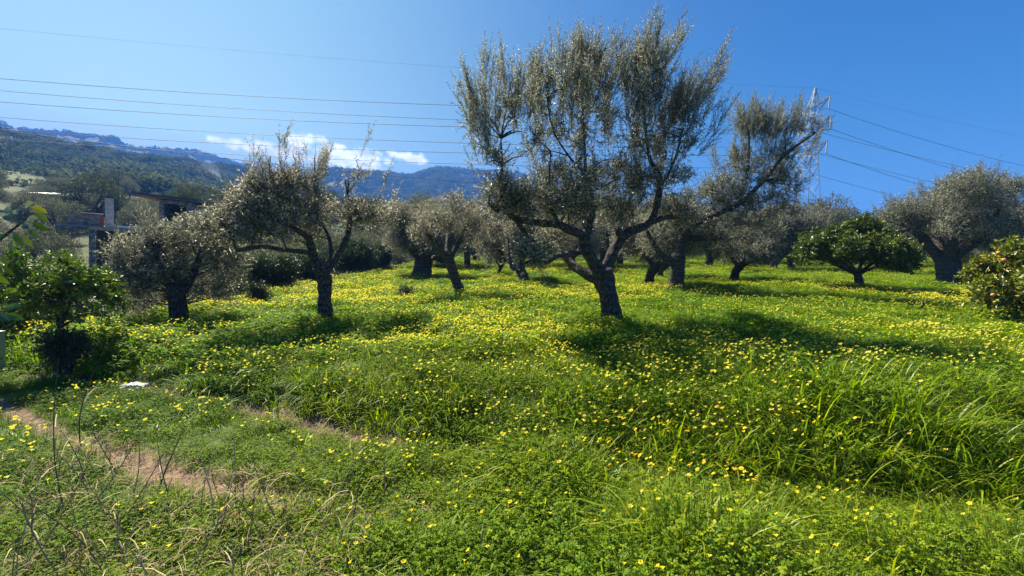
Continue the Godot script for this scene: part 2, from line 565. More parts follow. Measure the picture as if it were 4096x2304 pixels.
func line_at(line: PackedVector2Array, x: float) -> float:
	if x <= line[0].x: return line[0].y + (line[0].x - x) * 0.25
	for i in line.size() - 1:
		if x < line[i + 1].x:
			return lerpf(line[i].y, line[i + 1].y, (x - line[i].x) / (line[i + 1].x - line[i].x))
	return line[line.size() - 1].y

func hump(x: float, f: float, cx: float, cf: float, r: float) -> float:
	return exp(-((x - cx) * (x - cx) + (f - cf) * (f - cf)) / (r * r))

# how tall the plants stand at a place
func veg_h(x: float, f: float) -> float:
	var h := 0.19 + 0.12 * n1.get_noise_2d(x * 30.0 + 300.0, f * 30.0) + 0.1 * n2.get_noise_2d(x * 60.0, f * 60.0)
	if f < 8.5:
		if f > line_at(rear_rut, x):
			h += 0.1 * smoothstep(-1.0, 2.5, x) * (1.0 - smoothstep(5.0, 8.0, f))
		elif f > line_at(front_rut, x):
			h *= lerpf(0.58, 0.75, smoothstep(-0.8, 1.4, x))
		else:
			h *= lerpf(0.55, 1.25, smoothstep(-1.6, 0.2, x))
		h += 0.2 * hump(x, f, 0.33, 3.45, 0.48) + 0.13 * hump(x, f, 1.15, 2.5, 0.65) + 0.12 * hump(x, f, 3.6, 4.2, 0.9)
	return maxf(h, 0.05)

# bare earth in the ruts, overgrown towards the right
func bare(x: float, f: float) -> bool:
	if f > 7.8 or f < 1.0: return false
	var g := 1.0 - smoothstep(-2.2, -0.3, x) * 0.75
	var w := n2.get_noise_2d(x * 90.0, f * 90.0) * 0.14
	return off(x, f, rear_rut) < 0.115 * g + w * 0.45 or off(x, f, front_rut) < 0.125 * g + w * 0.4

func flowers_per_m2(x: float, f: float) -> float:
	var patch := n1.get_noise_2d(x * 16.0 + 70.0, f * 16.0)
	var fine := n2.get_noise_2d(x * 60.0, f * 60.0)
	var d := 0.0
	if f < line_at(rear_rut, x) and f < 8.0:
		d = 22.0 + 60.0 * maxf(0.0, fine) + 70.0 * hump(x, f, -1.05, 3.95, 0.4) + 40.0 * hump(x, f, -6.5, 5.85, 0.8)
	elif f < 8.0:
		var near_ := lerpf(62.0, 125.0, smoothstep(4.4, 7.6, f)) * lerpf(1.25, 0.72, smoothstep(-2.0, 3.0, x))
		d = near_ + 60.0 * hump(x, f, 1.3, 6.2, 1.3) + 45.0 * hump(x, f, 2.8, 4.6, 1.6) + 120.0 * hump(x, f, -6.8, 6.6, 1.0)
	else:
		d = lerpf(120.0, 50.0, smoothstep(2.0, 7.5, x)) * (1.0 - 0.4 * smoothstep(16.0, 30.0, f))
		d += 130.0 * smoothstep(8.5, 11.5, x) * (1.0 - smoothstep(13.0, 17.0, f))
	d *= clampf(0.7 + 1.9 * patch + 1.3 * fine, 0.04, 2.2)
	return d

func make_meadow() -> void:
	var kinds := {}
	kinds.tall = []; kinds.short = []; kinds.clover = []; kinds.far_grass = []; kinds.far_clover = []
	for i in 5:
		kinds.tall.append(grass_clump(0.32, 18, 0.011, 0.1, 6, GRASS_COLS, 1.1))
		kinds.short.append(grass_clump(0.16, 26, 0.0045, 0.1, 3, GRASS_COLS, 0.6))
		kinds.clover.append(clover_clump(0.19, 40, 0.14, 0.0115))
	for i in 3:
		kinds.far_grass.append(grass_clump(0.26, 22, 0.013, 0.2, 3, GRASS_COLS, 0.7))
		kinds.far_clover.append(clover_clump(0.19, 34, 0.24, 0.028))
	var height := {"tall": 0.3, "short": 0.16, "clover": 0.19, "far_grass": 0.26, "far_clover": 0.19}
	var pool := {}
	for k in kinds:
		pool[k] = []
		for i in kinds[k].size():
			pool[k].append([[], []])
	# [from, to, plants per square metre, near or far kinds]
	for band in [[0.9, 3.2, 330.0, 0], [3.2, 6.2, 270.0, 0], [6.0, 10.0, 105.0, 1], [10.0, 18.0, 70.0, 1], [18.0, 32.0, 34.0, 1], [32.0, 72.0, 9.0, 1]]:
		var f0: float = band[0]
		var f1: float = band[1]
		var wide := 1.28 * f1 + 1.2
		var count := int((f1 - f0) * 2.0 * wide * band[2])
		for i in count:
			var f := rr(f0, f1)
			var x := rr(-wide, wide)
			if absf(x) > 1.28 * f + 1.2 or x < EDGE - 0.9: continue
			if bare(x, f): continue
			if band[3] == 0 and f > line_at(rear_rut, x) and rng.randf() < 0.3: continue
			var h := veg_h(x, f) * rr(0.6, 1.35)
			var grassy := 0.62 + 0.3 * n3.get_noise_2d(x * 22.0, f * 22.0) + 0.2 * smoothstep(0.0, 4.0, x) + 0.25 * hump(x, f, 0.33, 3.45, 0.55) + 0.3 * hump(x, f, 1.15, 2.5, 0.75)
			var k := "clover"
			if band[3] == 1:
				k = "far_grass" if rng.randf() < grassy else "far_clover"
			elif rng.randf() < grassy:
				k = "short" if h < 0.14 or rng.randf() < 0.35 else "tall"
			var s: float = h / height[k] * (1.25 if k == "tall" or k == "far_grass" else 1.0)
			var v: int = rng.randi() % kinds[k].size()
			var b := Basis(Vector3.UP, rr(0, TAU)) * Basis(Vector3.RIGHT, rr(-0.16, 0.16))
			var sw := lerpf(s, 1.0, 0.45) * (1.0 + 0.5 * smoothstep(20.0, 50.0, f))
			pool[k][v][0].append(Transform3D(b * Basis.from_scale(Vector3(sw, s, sw)), Vector3(x, land(x, f), -f)))
			var y := clampf(0.5 + 0.9 * n1.get_noise_2d(x * 11.0 - 90.0, f * 11.0) + rr(-0.3, 0.3), 0.0, 1.0)
			pool[k][v][1].append(Color(0.8, 0.92, 0.95).lerp(Color(1.3, 1.12, 0.85), y) * rr(0.82, 1.15))
	var g := Node3D.new()
	g.name = "meadow_plants"
	add_child(g)
	tag(g, "green grass and wood sorrel leaves covering the whole meadow", "grass", "", "stuff")
	for k in pool:
		for i in pool[k].size():
			if pool[k][i][0].size():
				scatter({"tall": "tall_grass", "short": "short_grass", "clover": "sorrel_leaves", "far_grass": "tall_grass", "far_clover": "sorrel_leaves"}[k], kinds[k][i], M.grass if k.ends_with("clover") else M.blade, pool[k][i][0], pool[k][i][1], g)
	print("meadow plants ", Time.get_ticks_msec() - t0)
	# flowers: nearest 300 in view as things, the rest as one mass
	var heads := []
	for band in [[1.2, 5.0, 120.0], [5.0, 8.0, 260.0], [8.0, 16.0, 330.0], [16.0, 40.0, 120.0]]:
		var f0: float = band[0]
		var f1: float = band[1]
		var wide := 1.25 * f1 + 0.6
		for i in int((f1 - f0) * 2.0 * wide * band[2]):
			var f := rr(f0, f1)
			var x := rr(-wide, wide)
			if absf(x) > 1.25 * f + 0.6 or x < EDGE - 0.3 or bare(x, f): continue
			if rng.randf() * band[2] > flowers_per_m2(x, f) * (0.5 if f > 16.0 else 1.0): continue
			heads.append(Vector3(x, f, veg_h(x, f) * rr(0.95, 1.3) + 0.02))
	var near_ := heads.filter(func(p): return p.y < 5.0 and absf(p.x) < 1.16 * p.y)
	near_.sort_custom(func(a, b): return a.y < b.y)
	near_ = near_.slice(0, 300)
	var singled := {}
	for p in near_: singled[p] = true
	var far_mesh := []
	for i in 4: far_mesh.append(flower_mesh(0.0165, 0.16))
	var fp := [[[], []], [[], []], [[], []], [[], []]]
	var sun := Vector3(-0.44, 0.75, -0.49)
	var petals := [petal_mesh(0.0135, Color(0.88, 0.76, 0.05)), petal_mesh(0.0145, Color(0.9, 0.8, 0.09)), petal_mesh(0.0125, Color(0.86, 0.72, 0.04))]
	var ss := Soup.new()
	ss.stick(Vector3.ZERO, Vector3.DOWN, 0.0013, 0.0017, Color(0.15, 0.22, 0.04))
	var stem := ss.mesh()
	for p in heads:
		var at := Vector3(p.x, land(p.x, p.y) + p.z, -p.y)
		var b := along((sun * 0.75 + Vector3.UP * 0.35 + rdir() * 0.55).normalized(), rr(0, TAU), rr(0.6, 1.15))
		if singled.has(p):
			var o := thing("sorrel_flower", "single yellow five-petalled wood sorrel flower standing among the green plants nearest the viewer", "flower", at, "wood sorrel flowers nearest the viewer")
			var k := rng.randi() % 3
			var s := rr(0.9, 1.2)
			for j in 5:
				put("petal", petals[k], M.petal, o).transform = Transform3D(along(b.y, rr(-0.08, 0.08) + j * TAU / 5 + at.x * 40.0, s), Vector3.ZERO)
			put("stem", stem, M.grass, o).transform = Transform3D(Basis.from_scale(Vector3(1, p.z, 1)), Vector3.ZERO)
		else:
			var v := rng.randi() % 4
			fp[v][0].append(Transform3D(b, at))
			fp[v][1].append(Color.WHITE * rr(0.85, 1.05))
	var g2 := Node3D.new()
	g2.name = "flower_carpet"
	add_child(g2)
	tag(g2, "carpet of yellow wood sorrel flowers spread between the olive trees", "flowers", "", "stuff")
	for i in 4:
		scatter("flowers", far_mesh[i], M.petal, fp[i][0], fp[i][1], g2)
	print("flowers ", heads.size(), " ", Time.get_ticks_msec() - t0)

# orange-yellow daisies beside the track
func make_daisies() -> void:
	var ray := Soup.new()
	for j in 13:
		var a := j * TAU / 13
		var d := Vector3(cos(a), 0.12, sin(a)).normalized()
		ray.leaf(d * 0.004, d, Vector3.UP, 0.0165, 0.008, Color(0.9, 0.6, 0.03), 0.1, 0.6)
	var heart := SphereMesh.new()
	heart.radius = 0.008; heart.height = 0.01; heart.radial_segments = 10; heart.rings = 5
	var hm := plain(Color(0.7, 0.36, 0.02), 0.8)
	var rm := ray.mesh()
	var ss := Soup.new()
	ss.stick(Vector3.ZERO, Vector3.DOWN, 0.0014, 0.0018, Color(0.15, 0.2, 0.06))
	var stem := ss.mesh()
	for i in 46:
		var x := rr(0.7, 2.0)
		var f := 3.5 + rr(-0.4, 0.55) - (x - 1.1) * 0.1
		var h := veg_h(x, f) * rr(0.9, 1.25) + 0.03
		var o := thing("daisy", "orange yellow daisy in the patch beside the overgrown rut", "flower", Vector3(x, land(x, f) + h, -f), "orange yellow daisies beside the rut")
		var b := along((Vector3(-0.3, 0.8, -0.2) + rdir() * 0.4).normalized(), rr(0, TAU), rr(0.75, 1.2))
		put("ray_petals", rm, M.petal, o).transform = Transform3D(b, Vector3.ZERO)
		put("disc", heart, hm, o).transform = Transform3D(b, b.y * 0.002)
		put("stem", stem, M.grass, o).transform = Transform3D(Basis.from_scale(Vector3(1, h, 1)), Vector3.ZERO)

func dry_stalk(label: String, base: Vector3, top: Vector3, r: float, k: Color, leaves: int, group := "dead stalks beside the track") -> void:
	var o := thing("dry_stalk", label, "dead stalk", base, group)
	var d := top - base
	var side := Vector3(rr(-1, 1), 0, rr(-1, 1)) * d.length() * 0.07
	var sk := Hull.new()
	tube(sk, [Vector3(0, -0.03, 0), d * 0.35 + side, d * 0.7 + side * 0.8, d], [r, r * 0.85, r * 0.65, r * 0.25], 5, 4, 0.04)
	var m := plain(k, 0.9)
	put("stem", sk.mesh(), m, o)
	for i in leaves:
		var s := Soup.new()
		var out := Vector3(rr(-1, 1), 0, rr(-1, 1)).normalized()
		blade(s, Vector3.ZERO, out, d.length() * rr(0.25, 0.45), 0.007, rr(0.9, 1.7), 5, DRY_COLS[rng.randi() % 4])
		var t := rr(0.15, 0.8)
		put("withered_leaf", s.mesh(), M.dry, o, d * t + side * (1.0 - absf(t - 0.5)))

func make_dry_stalks() -> void:
	var dark := Color(0.07, 0.05, 0.035)
	dry_stalk("tall thin dark dead stalk rising highest beside the track", on(-3.889, -3.906), Vector3(-3.742, 0.565, -4.000), 0.0055, dark, 2)
	dry_stalk("dark dead stalk leaning over left of the bare rut", on(-3.083, -2.975), Vector3(-3.241, 0.706, -3.100), 0.0045, Color(0.13, 0.08, 0.05), 3)
	dry_stalk("short dark stalk leaning right at the front rut", on(-2.680, -3.282), Vector3(-2.552, 0.109, -3.400), 0.006, dark, 1)
	dry_stalk("bent brown stalk standing right of the others near track middle", on(-0.867, -3.183), Vector3(-0.923, 0.076, -3.300), 0.004, Color(0.2, 0.12, 0.07), 2)
	dry_stalk("pale dry grass stem arching low along the bottom edge", on(-2.231, -2.456), Vector3(-1.164, -0.264, -2.550), 0.004, Color(0.42, 0.33, 0.2), 2)
	dry_stalk("pale straw stem with curled tip in tall green grass", on(-0.068, -2.419), Vector3(-0.083, 0.035, -2.550), 0.006, Color(0.5, 0.42, 0.27), 2)
	for i in 120:
		var x := rr(-3.4, -0.75)
		var f := rr(1.9, 3.6)
		if f > line_at(front_rut, x) - 0.1 or absf(x) > 1.2 * f: continue
		var b := Vector3(x, land(x, f), -f)
		var a := rr(0, TAU)
		var l := rr(0.2, 0.62)
		dry_stalk("thin brown dead stalk among the straw and weeds before the front rut", b, b + Vector3(cos(a) * l * rr(0.2, 0.9), l, sin(a) * l * rr(0.2, 0.7)), rr(0.0026, 0.0048), DRY_COLS[rng.randi() % 4] * rr(0.6, 1.1), 1 + rng.randi() % 4, "thin dead stalks in the weedy patch")
	# straw lying about
	var where := []
	var tint := []
	var s := Soup.new()
	for i in 14:
		blade(s, Vector3(rr(-0.1, 0.1), 0.01, rr(-0.1, 0.1)), Vector3(rr(-1, 1), 0, rr(-1, 1)).normalized(), rr(0.1, 0.26), 0.004, rr(1.0, 2.2), 4, DRY_COLS[rng.randi() % 4])
	for i in 200:
		var x := rr(-4.4, -0.5)
		var f := rr(1.6, 4.2)
		if f > line_at(front_rut, x) + 0.15: continue
		where.append(Transform3D(Basis(Vector3.UP, rr(0, TAU)) * Basis.from_scale(Vector3.ONE * rr(0.5, 1.1)), Vector3(x, land(x, f) + rr(0.0, 0.08), -f)))
		tint.append(Color.WHITE * rr(0.6, 1.1))
	for i in 220:
		var x := rr(-6.0, 3.2)
		var f := (line_at(rear_rut, x) if i % 2 else line_at(front_rut, minf(x, 0.6))) + rng.randfn() * 0.12
		where.append(Transform3D(Basis(Vector3.UP, rr(0, TAU)) * Basis.from_scale(Vector3.ONE * rr(0.3, 0.7)), Vector3(x, land(x, f), -f)))
		tint.append(Color.WHITE * rr(0.5, 1.0))
	tag(scatter("straw_litter", s.mesh(), M.dry, where, tint, self), "pale straw and dead grass lying along the track and weeds", "straw", "", "stuff")

# ---------------------------------------------------------------- hills
# ridge: crest points; the slope runs down from them to a foot line towards the viewer and away behind
func hill(called: String, ridge: Array, foot_share: float, foot_y: float, rough: float, cols: Array, trees: int, tree_h: float, seed_: int, label := "") -> Array:
	var sk := Hull.new()
	var nu := 140
	var nv := 46
	var n := FastNoiseLite.new()
	n.seed = seed_
	n.frequency = 1.0
	n.fractal_octaves = 5
	var curve := Curve3D.new()
	for i in ridge.size():
		var p: Vector3 = ridge[i]
		var d: Vector3 = (ridge[mini(i + 1, ridge.size() - 1)] - ridge[maxi(i - 1, 0)]) / 6.0
		curve.add_point(p, -d, d)
	var total := curve.get_baked_length()
	var spots := []
	for i in nu + 1:
		var top := curve.sample_baked(total * i / nu, true)
		var toward := Vector3(-top.x, 0, -top.z).normalized()
		var run := Vector2(top.x, top.z).length() * (1.0 - foot_share)
		for j in nv + 1:
			var t := float(j) / nv * 1.35 - 0.35
			var p := top + toward * run * t
			var drop := smoothstep(0.0, 1.0, absf(t)) * 0.55 + absf(t) * 0.45
			p.y = lerpf(top.y, foot_y, drop)
			var w := p / maxf(run, 1.0)
			p.y += rough * n.get_noise_2d(w.x * 6.0, w.z * 6.0) * smoothstep(0.0, 0.25, absf(t)) + rough * 0.06 * n.get_noise_2d(w.x * 40.0, w.z * 40.0)
			sk.v.append(p)
			var q := n.get_noise_2d(w.x * 14.0 + 9.0, w.z * 14.0)
			# old terraces run along the slope
			q += 0.3 * sin(p.y / maxf(rough, 1.0) * 22.0 + 5.0 * n.get_noise_2d(w.x * 8.0, w.z * 8.0))
			sk.c.append(cols[0].lerp(cols[1], clampf(q * 1.3 + 0.5, 0.0, 1.0)))
	for i in nu:
		for j in nv:
			var a := i * (nv + 1) + j
			sk.face(a, a + nv + 1, a + nv + 2)
			sk.face(a, a + nv + 2, a + 1)
	var o := put(called, sk.mesh(), M.hill, self)
	o.set_meta("kind", "structure")
	if label: o.set_meta("label", label)
	if trees:
		for i in trees:
			var u := rr(0, nu - 0.01)
			var v := rr(0.22, 1.0) * (nv - 0.01)
			var a := int(u) * (nv + 1) + int(v)
			var p := sk.v[a].lerp(sk.v[a + nv + 1], fmod(u, 1.0)).lerp(sk.v[a + 1].lerp(sk.v[a + nv + 2], fmod(u, 1.0)), fmod(v, 1.0))
			var w := n.get_noise_2d(p.x * 0.006 * 520.0 / tree_h / 90.0, p.z * 0.006 * 520.0 / tree_h / 90.0)
			if w < rr(-0.5, 0.05): continue
			spots.append([p, tree_h * rr(0.55, 1.35) * (1.0 + 0.5 * w)])
	return spots

func blob(n: int, tall: float) -> ArrayMesh:
	var s := Soup.new()
	for i in n:
		var o := rdir()
		o.y = o.y * 0.5 + 0.5
		var p := Vector3(o.x * 0.5, o.y * tall, o.z * 0.5) * pow(rng.randf(), 0.3)
		var d := rdir()
		s.leaf(p - d * 0.1, d, (o + rdir() * 0.6).normalized(), 0.22, 0.17, Color.WHITE * rr(0.75, 1.2), 0.2, 0.5)
	return s.mesh()

func woodland(called: String, label: String, spots: Array, cols: Array) -> void:
	var shapes := [blob(130, 0.8), blob(130, 0.9), blob(130, 0.7), blob(120, 1.1)]
	var pools := [[[], []], [[], []], [[], []], [[], []]]
	for s in spots:
		var k := rng.randi() % 4
		pools[k][0].append(Transform3D(Basis(Vector3.UP, rr(0, TAU)) * Basis.from_scale(Vector3(s[1] * rr(0.9, 1.5), s[1], s[1] * rr(0.9, 1.5))), s[0] - Vector3.UP * 0.1 * s[1]))
		var big: float = n1.get_noise_2d(s[0].x * 1.1, s[0].z * 1.1) + 0.5 * n2.get_noise_2d(s[0].x * 3.0, s[0].z * 3.0)
		pools[k][1].append(cols[clampi(int((big * 1.6 + 0.5 + rr(-0.25, 0.25)) * cols.size()), 0, cols.size() - 1)] * rr(0.85, 1.12))
	var g := Node3D.new()
	g.name = called
	add_child(g)
	tag(g, label, "woodland", "", "stuff")
	for i in 4:
		if pools[i][0].size(): scatter("trees", shapes[i], M.wood_leaf, pools[i][0], pools[i][1], g)

# a whole small tree for the distance: a trunk and one crown mesh of loose leaf clusters
func far_tree(called: String, label: String, at: Vector3, h: float, w: float, n: int, cols: Array, group: String, clear := 0.3, big := 0.3) -> Node3D:
	var t := thing(called, label, "tree", at, group)
	var sk := Hull.new()
	var lobes := []
	tube(sk, [Vector3(0, -0.4, 0), Vector3(rr(-0.1, 0.1), h * clear * 0.6, 0), Vector3(rr(-0.2, 0.2), h * clear * 1.1, 0)], [w * 0.06, w * 0.045, w * 0.035], 7, 3)
	for i in 7:
		var a := i * TAU / 7 + rr(-0.4, 0.4)
		var e := Vector3(cos(a) * w * rr(0.2, 0.36), h * (rr(0.5, 0.78) if i % 2 else rr(0.3, 0.46)), sin(a) * w * rr(0.2, 0.34))
		tube(sk, [Vector3(0, h * clear, 0), e * 0.6 + Vector3.UP * h * 0.12, e], [w * 0.028, w * 0.018, w * 0.006], 5, 3)
		lobes.append([e, Vector3(w * 0.22, h * 0.2, w * 0.22)])
	lobes.append([Vector3(0, h * 0.72, 0), Vector3(w * 0.3, h * 0.24, w * 0.3)])
	put("trunk", sk.mesh(), M.bark, t)
	var s := Soup.new()
	for i in n:
		var lb: Array = lobes[rng.randi() % lobes.size()]
		var o := rdir()
		var u := pow(rng.randf(), 0.35) * (0.85 + 0.4 * n3.get_noise_3d(o.x * 80.0 + i % 7, o.y * 80.0, o.z * 80.0))
		var p: Vector3 = lb[0] + o * lb[1] * u
		var d := (o * 0.6 + Vector3.UP * 0.5 + rdir()).normalized()
		s.leaf(p, d, rdir(), big * rr(0.6, 1.3), big * 0.3, cols[rng.randi() % cols.size()], 0.25, 0.5)
	put("crown", s.mesh(), M.far_leaf, t)
	return t

func copy_tree(o: Node3D, label: String, at: Vector3, s: float, sy := 1.0, group := "") -> Node3D:
	var c := o.duplicate()
	c.name = numbered(String(o.name).rstrip("0123456789_"))
	add_child(c)
	c.transform = Transform3D(Basis(Vector3.UP, rr(0, TAU)) * Basis.from_scale(Vector3(s, s * sy, s)), at)
	c.set_meta("label", label)
	if group: c.set_meta("group", group)
	return c

# ---------------------------------------------------------------- the power line
func cable(label: String, a: Vector3, b: Vector3, sag: float, r: float) -> void:
	var sk := Hull.new()
	var p := []
	var q := []
	for i in 25:
		var t := i / 24.0
		p.append(a.lerp(b, t) + Vector3.DOWN * sag * 4.0 * t * (1.0 - t))
		q.append(r)
	tube(sk, p, q, 5, 1, 0.0)
	tag(put("power_cable", sk.mesh(), M.cable, self), label, "cable", "power cables")

func half_width(y: float) -> float:
	if y < 21.0: return lerpf(3.5, 1.3, y / 21.0)
	if y < 31.0: return lerpf(1.3, 0.85, (y - 21.0) / 10.0)
	return lerpf(0.85, 0.06, (y - 31.0) / 4.0)

func make_pylon(at: Vector3, turn: float) -> Node3D:
	var t := thing("power_pylon", "grey steel lattice pylon rising behind the grove", "pylon", at)
	t.rotation.y = turn
	t.scale = Vector3(0.84, 0.84, 0.84)
	var corner := func(i: int, y: float) -> Vector3:
		var w := half_width(y)
		return Vector3(w if i == 0 or i == 1 else -w, y, w if i == 0 or i == 3 else -w)
	var ys := [0.0]
	var y := 0.0
	while y < 33.5:
		y = minf(y + maxf(1.9 * half_width(y), 1.0), 35.0)
		ys.append(y)
	if ys[ys.size() - 1] < 35.0: ys.append(35.0)
	for i in 4:
		var s := Soup.new()
		for k in ys.size() - 1:
			s.stick(corner.call(i, ys[k]), corner.call(i, ys[k + 1]), 0.09, 0.085, Color.WHITE)
		put("leg", s.mesh(), M.steel, t)
	for i in 4:
		var s := Soup.new()
		var j := (i + 1) % 4
		for k in ys.size() - 1:
			var r := 0.036
			s.stick(corner.call(i, ys[k]), corner.call(j, ys[k + 1]), r, r, Color.WHITE)
			s.stick(corner.call(j, ys[k]), corner.call(i, ys[k + 1]), r, r, Color.WHITE)
			if k % 2 == 0: s.stick(corner.call(i, ys[k]), corner.call(j, ys[k]), r, r, Color.WHITE)
		put("bracing", s.mesh(), M.steel, t)
	for arm in [[31.0, 4.6], [27.0, 5.6], [22.5, 5.0]]:
		for side in [1, -1]:
			var s := Soup.new()
			var w := half_width(arm[0])
			var tip := Vector3(0, arm[0] + 0.5, side * (w + arm[1]))
			for c in [-1, 1]:
				s.stick(Vector3(c * w, arm[0] - 0.6, side * w), tip, 0.08, 0.07, Color.WHITE)
				s.stick(Vector3(c * w, arm[0] + 1.0, side * w), tip, 0.07, 0.06, Color.WHITE)
				for k in 3:
					var u := 0.2 + k * 0.25
					s.stick(Vector3(c * w, arm[0] - 0.6, side * w).lerp(tip, u), Vector3(c * w, arm[0] + 1.0, side * w).lerp(tip, u + 0.12), 0.045, 0.045, Color.WHITE)
			for k in 3:
				var u := 0.15 + k * 0.25
				s.stick(Vector3(-w, arm[0] - 0.6, side * w).lerp(tip, u), Vector3(w, arm[0] - 0.6, side * w).lerp(tip, u + 0.15), 0.045, 0.045, Color.WHITE)
			put("cross_arm", s.mesh(), M.steel, t)
			var sk := Hull.new()
			var pp := []
			var rd := []
			for k in 13:
				pp.append(tip + Vector3.DOWN * (0.15 + 2.2 * k / 12.0))
				rd.append(0.14 if k % 2 else 0.08)
			tube(sk, pp, rd, 8, 1, 0.0)
			put("insulator", sk.mesh(), M.porcelain, t)
	return t

# ---------------------------------------------------------------- buildings on the lower terrace
func block(called: String, lo: Vector3, hi: Vector3, mat: Material, parent: Node) -> MeshInstance3D:
	var s := Soup.new()
	s.box(lo, hi)
	return put(called, s.mesh(), mat, parent)

func make_buildings() -> void:
	# unfinished frame with a flat roof slab, a parapet trough and a chimney
	var p: Vector3 = Vector3(-29.183, 1.586, -30.000)
	var g := land(p.x, -p.z)
	var b := thing("concrete_frame_building", "unfinished concrete building with flat roof slab and square chimney", "building", Vector3(p.x, g, p.z))
	b.rotation.y = deg_to_rad(44)
	var y := p.y - g
	block("roof_slab", Vector3(-1.55, y, -5.0), Vector3(3.4, y + 0.24, 0.0), M.concrete_pale, b)
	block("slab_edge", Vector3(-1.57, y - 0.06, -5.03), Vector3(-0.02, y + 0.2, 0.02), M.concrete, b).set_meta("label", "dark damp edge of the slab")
	for c in [Vector3(0.02, 0, -0.45), Vector3(3.0, 0, -0.45), Vector3(0.02, 0, -4.6), Vector3(3.0, 0, -4.6)]:
		block("pillar", Vector3(c.x, -0.5, c.z), Vector3(c.x + 0.34, y - 0.002, c.z + 0.4), M.concrete, b)
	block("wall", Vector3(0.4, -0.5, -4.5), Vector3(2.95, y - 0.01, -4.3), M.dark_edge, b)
	block("parapet", Vector3(-1.0, y + 0.243, -1.5), Vector3(0.6, y + 1.0, -1.3), M.concrete, b)
	block("parapet", Vector3(0.4, y + 0.243, -3.0), Vector3(0.6, y + 0.98, -1.503), M.concrete, b)
	block("parapet", Vector3(-1.0, y + 0.243, -3.0), Vector3(-0.8, y + 0.98, -1.503), M.concrete, b)
	block("steel_beam", Vector3(-0.4, y + 1.16, -3.3), Vector3(0.82, y + 1.23, -3.2), M.sheet_metal, b)
	block("water_tank", Vector3(-0.35, y + 0.243, -4.1), Vector3(0.84, y + 1.12, -3.35), M.rust, b).set_meta("label", "rusty red tank on the roof")
	var ch := block("chimney", Vector3(0.88, y + 0.243, -2.3), Vector3(1.36, y + 2.35, -1.85), M.chimney, b)
	block("chimney_cap", Vector3(0.85, y + 2.352, -2.33), Vector3(1.39, y + 2.46, -1.82), M.dark_edge, ch)
	block("rolled_sheet", Vector3(1.5, y + 0.243, -0.9), Vector3(2.4, y + 0.4, -0.4), M.bag, b).set_meta("label", "white sheet rolled on the slab")
	for i in 9:
		var rb := Soup.new()
		var q := Vector3([0.08, 0.26, 3.05, 3.25][i % 4], y + 0.2, [-0.2, -4.4][i % 2] + rr(-0.1, 0.1))
		rb.stick(q, q + Vector3(rr(-0.08, 0.08), rr(0.3, 0.6), rr(-0.08, 0.08)), 0.012, 0.012, Color.WHITE)
		put("reinforcing_bar", rb.mesh(), M.rust, b)
	# smaller shed with a sloping slab roof and one open bay
	p = Vector3(-28.387, 2.706, -35.000)
	g = land(p.x, -p.z)
	b = thing("concrete_shed", "small grey concrete shed with sloping overhanging roof and dark opening", "building", Vector3(p.x, g, p.z))
	b.rotation.y = deg_to_rad(16)
	y = p.y - g
	block("pillar", Vector3(0, -0.5, -0.5), Vector3(0.32, y + 1.6, 0), M.concrete, b)
	block("pillar", Vector3(1.85, -0.5, -0.5), Vector3(2.35, y + 1.5, 0), M.concrete, b)
	block("lintel", Vector3(0.322, y + 1.3, -0.47), Vector3(1.848, y + 1.56, -0.03), M.concrete, b)
	block("wall", Vector3(0.322, -0.5, -0.46), Vector3(1.848, y - 0.1, -0.06), M.concrete, b)
	block("wall", Vector3(0.0, -0.5, -4.4), Vector3(2.35, y + 1.4, -4.2), M.concrete, b)
	block("wall", Vector3(0.0, -0.5, -4.198), Vector3(0.22, y + 1.4, -0.502), M.concrete, b)
	block("wall", Vector3(2.1, -0.5, -4.198), Vector3(2.34, y + 1.38, -0.502), M.concrete, b)
	var r := block("roof", Vector3(-1.6, 0, -4.8), Vector3(2.75, 0.2, 0.35), M.concrete, b)
	r.position = Vector3(0, y + 1.68, 0)
	r.rotation.z = deg_to_rad(-2.2)
	block("roof_underside", Vector3(-1.5, -0.09, -4.7), Vector3(-0.05, -0.003, 0.3), M.formwork, r).set_meta("label", "reddish boards under the overhang")
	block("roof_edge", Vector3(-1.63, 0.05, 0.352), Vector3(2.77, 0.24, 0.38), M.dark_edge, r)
	# long low roof farther away
	p = Vector3(-68.089, 6.104, -62.000)
	g = land(p.x, -p.z)
	b = thing("low_barn", "low barn with pale sheet roof below the hillside", "building", Vector3(p.x, g, p.z))
	y = p.y - g
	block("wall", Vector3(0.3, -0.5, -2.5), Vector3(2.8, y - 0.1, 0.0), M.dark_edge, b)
	r = block("roof", Vector3(-0.3, 0, -3.0), Vector3(3.4, 0.1, 0.6), M.sheet_metal, b)
	r.position = Vector3(0, y, 0)
	r.rotation.x = deg_to_rad(7)

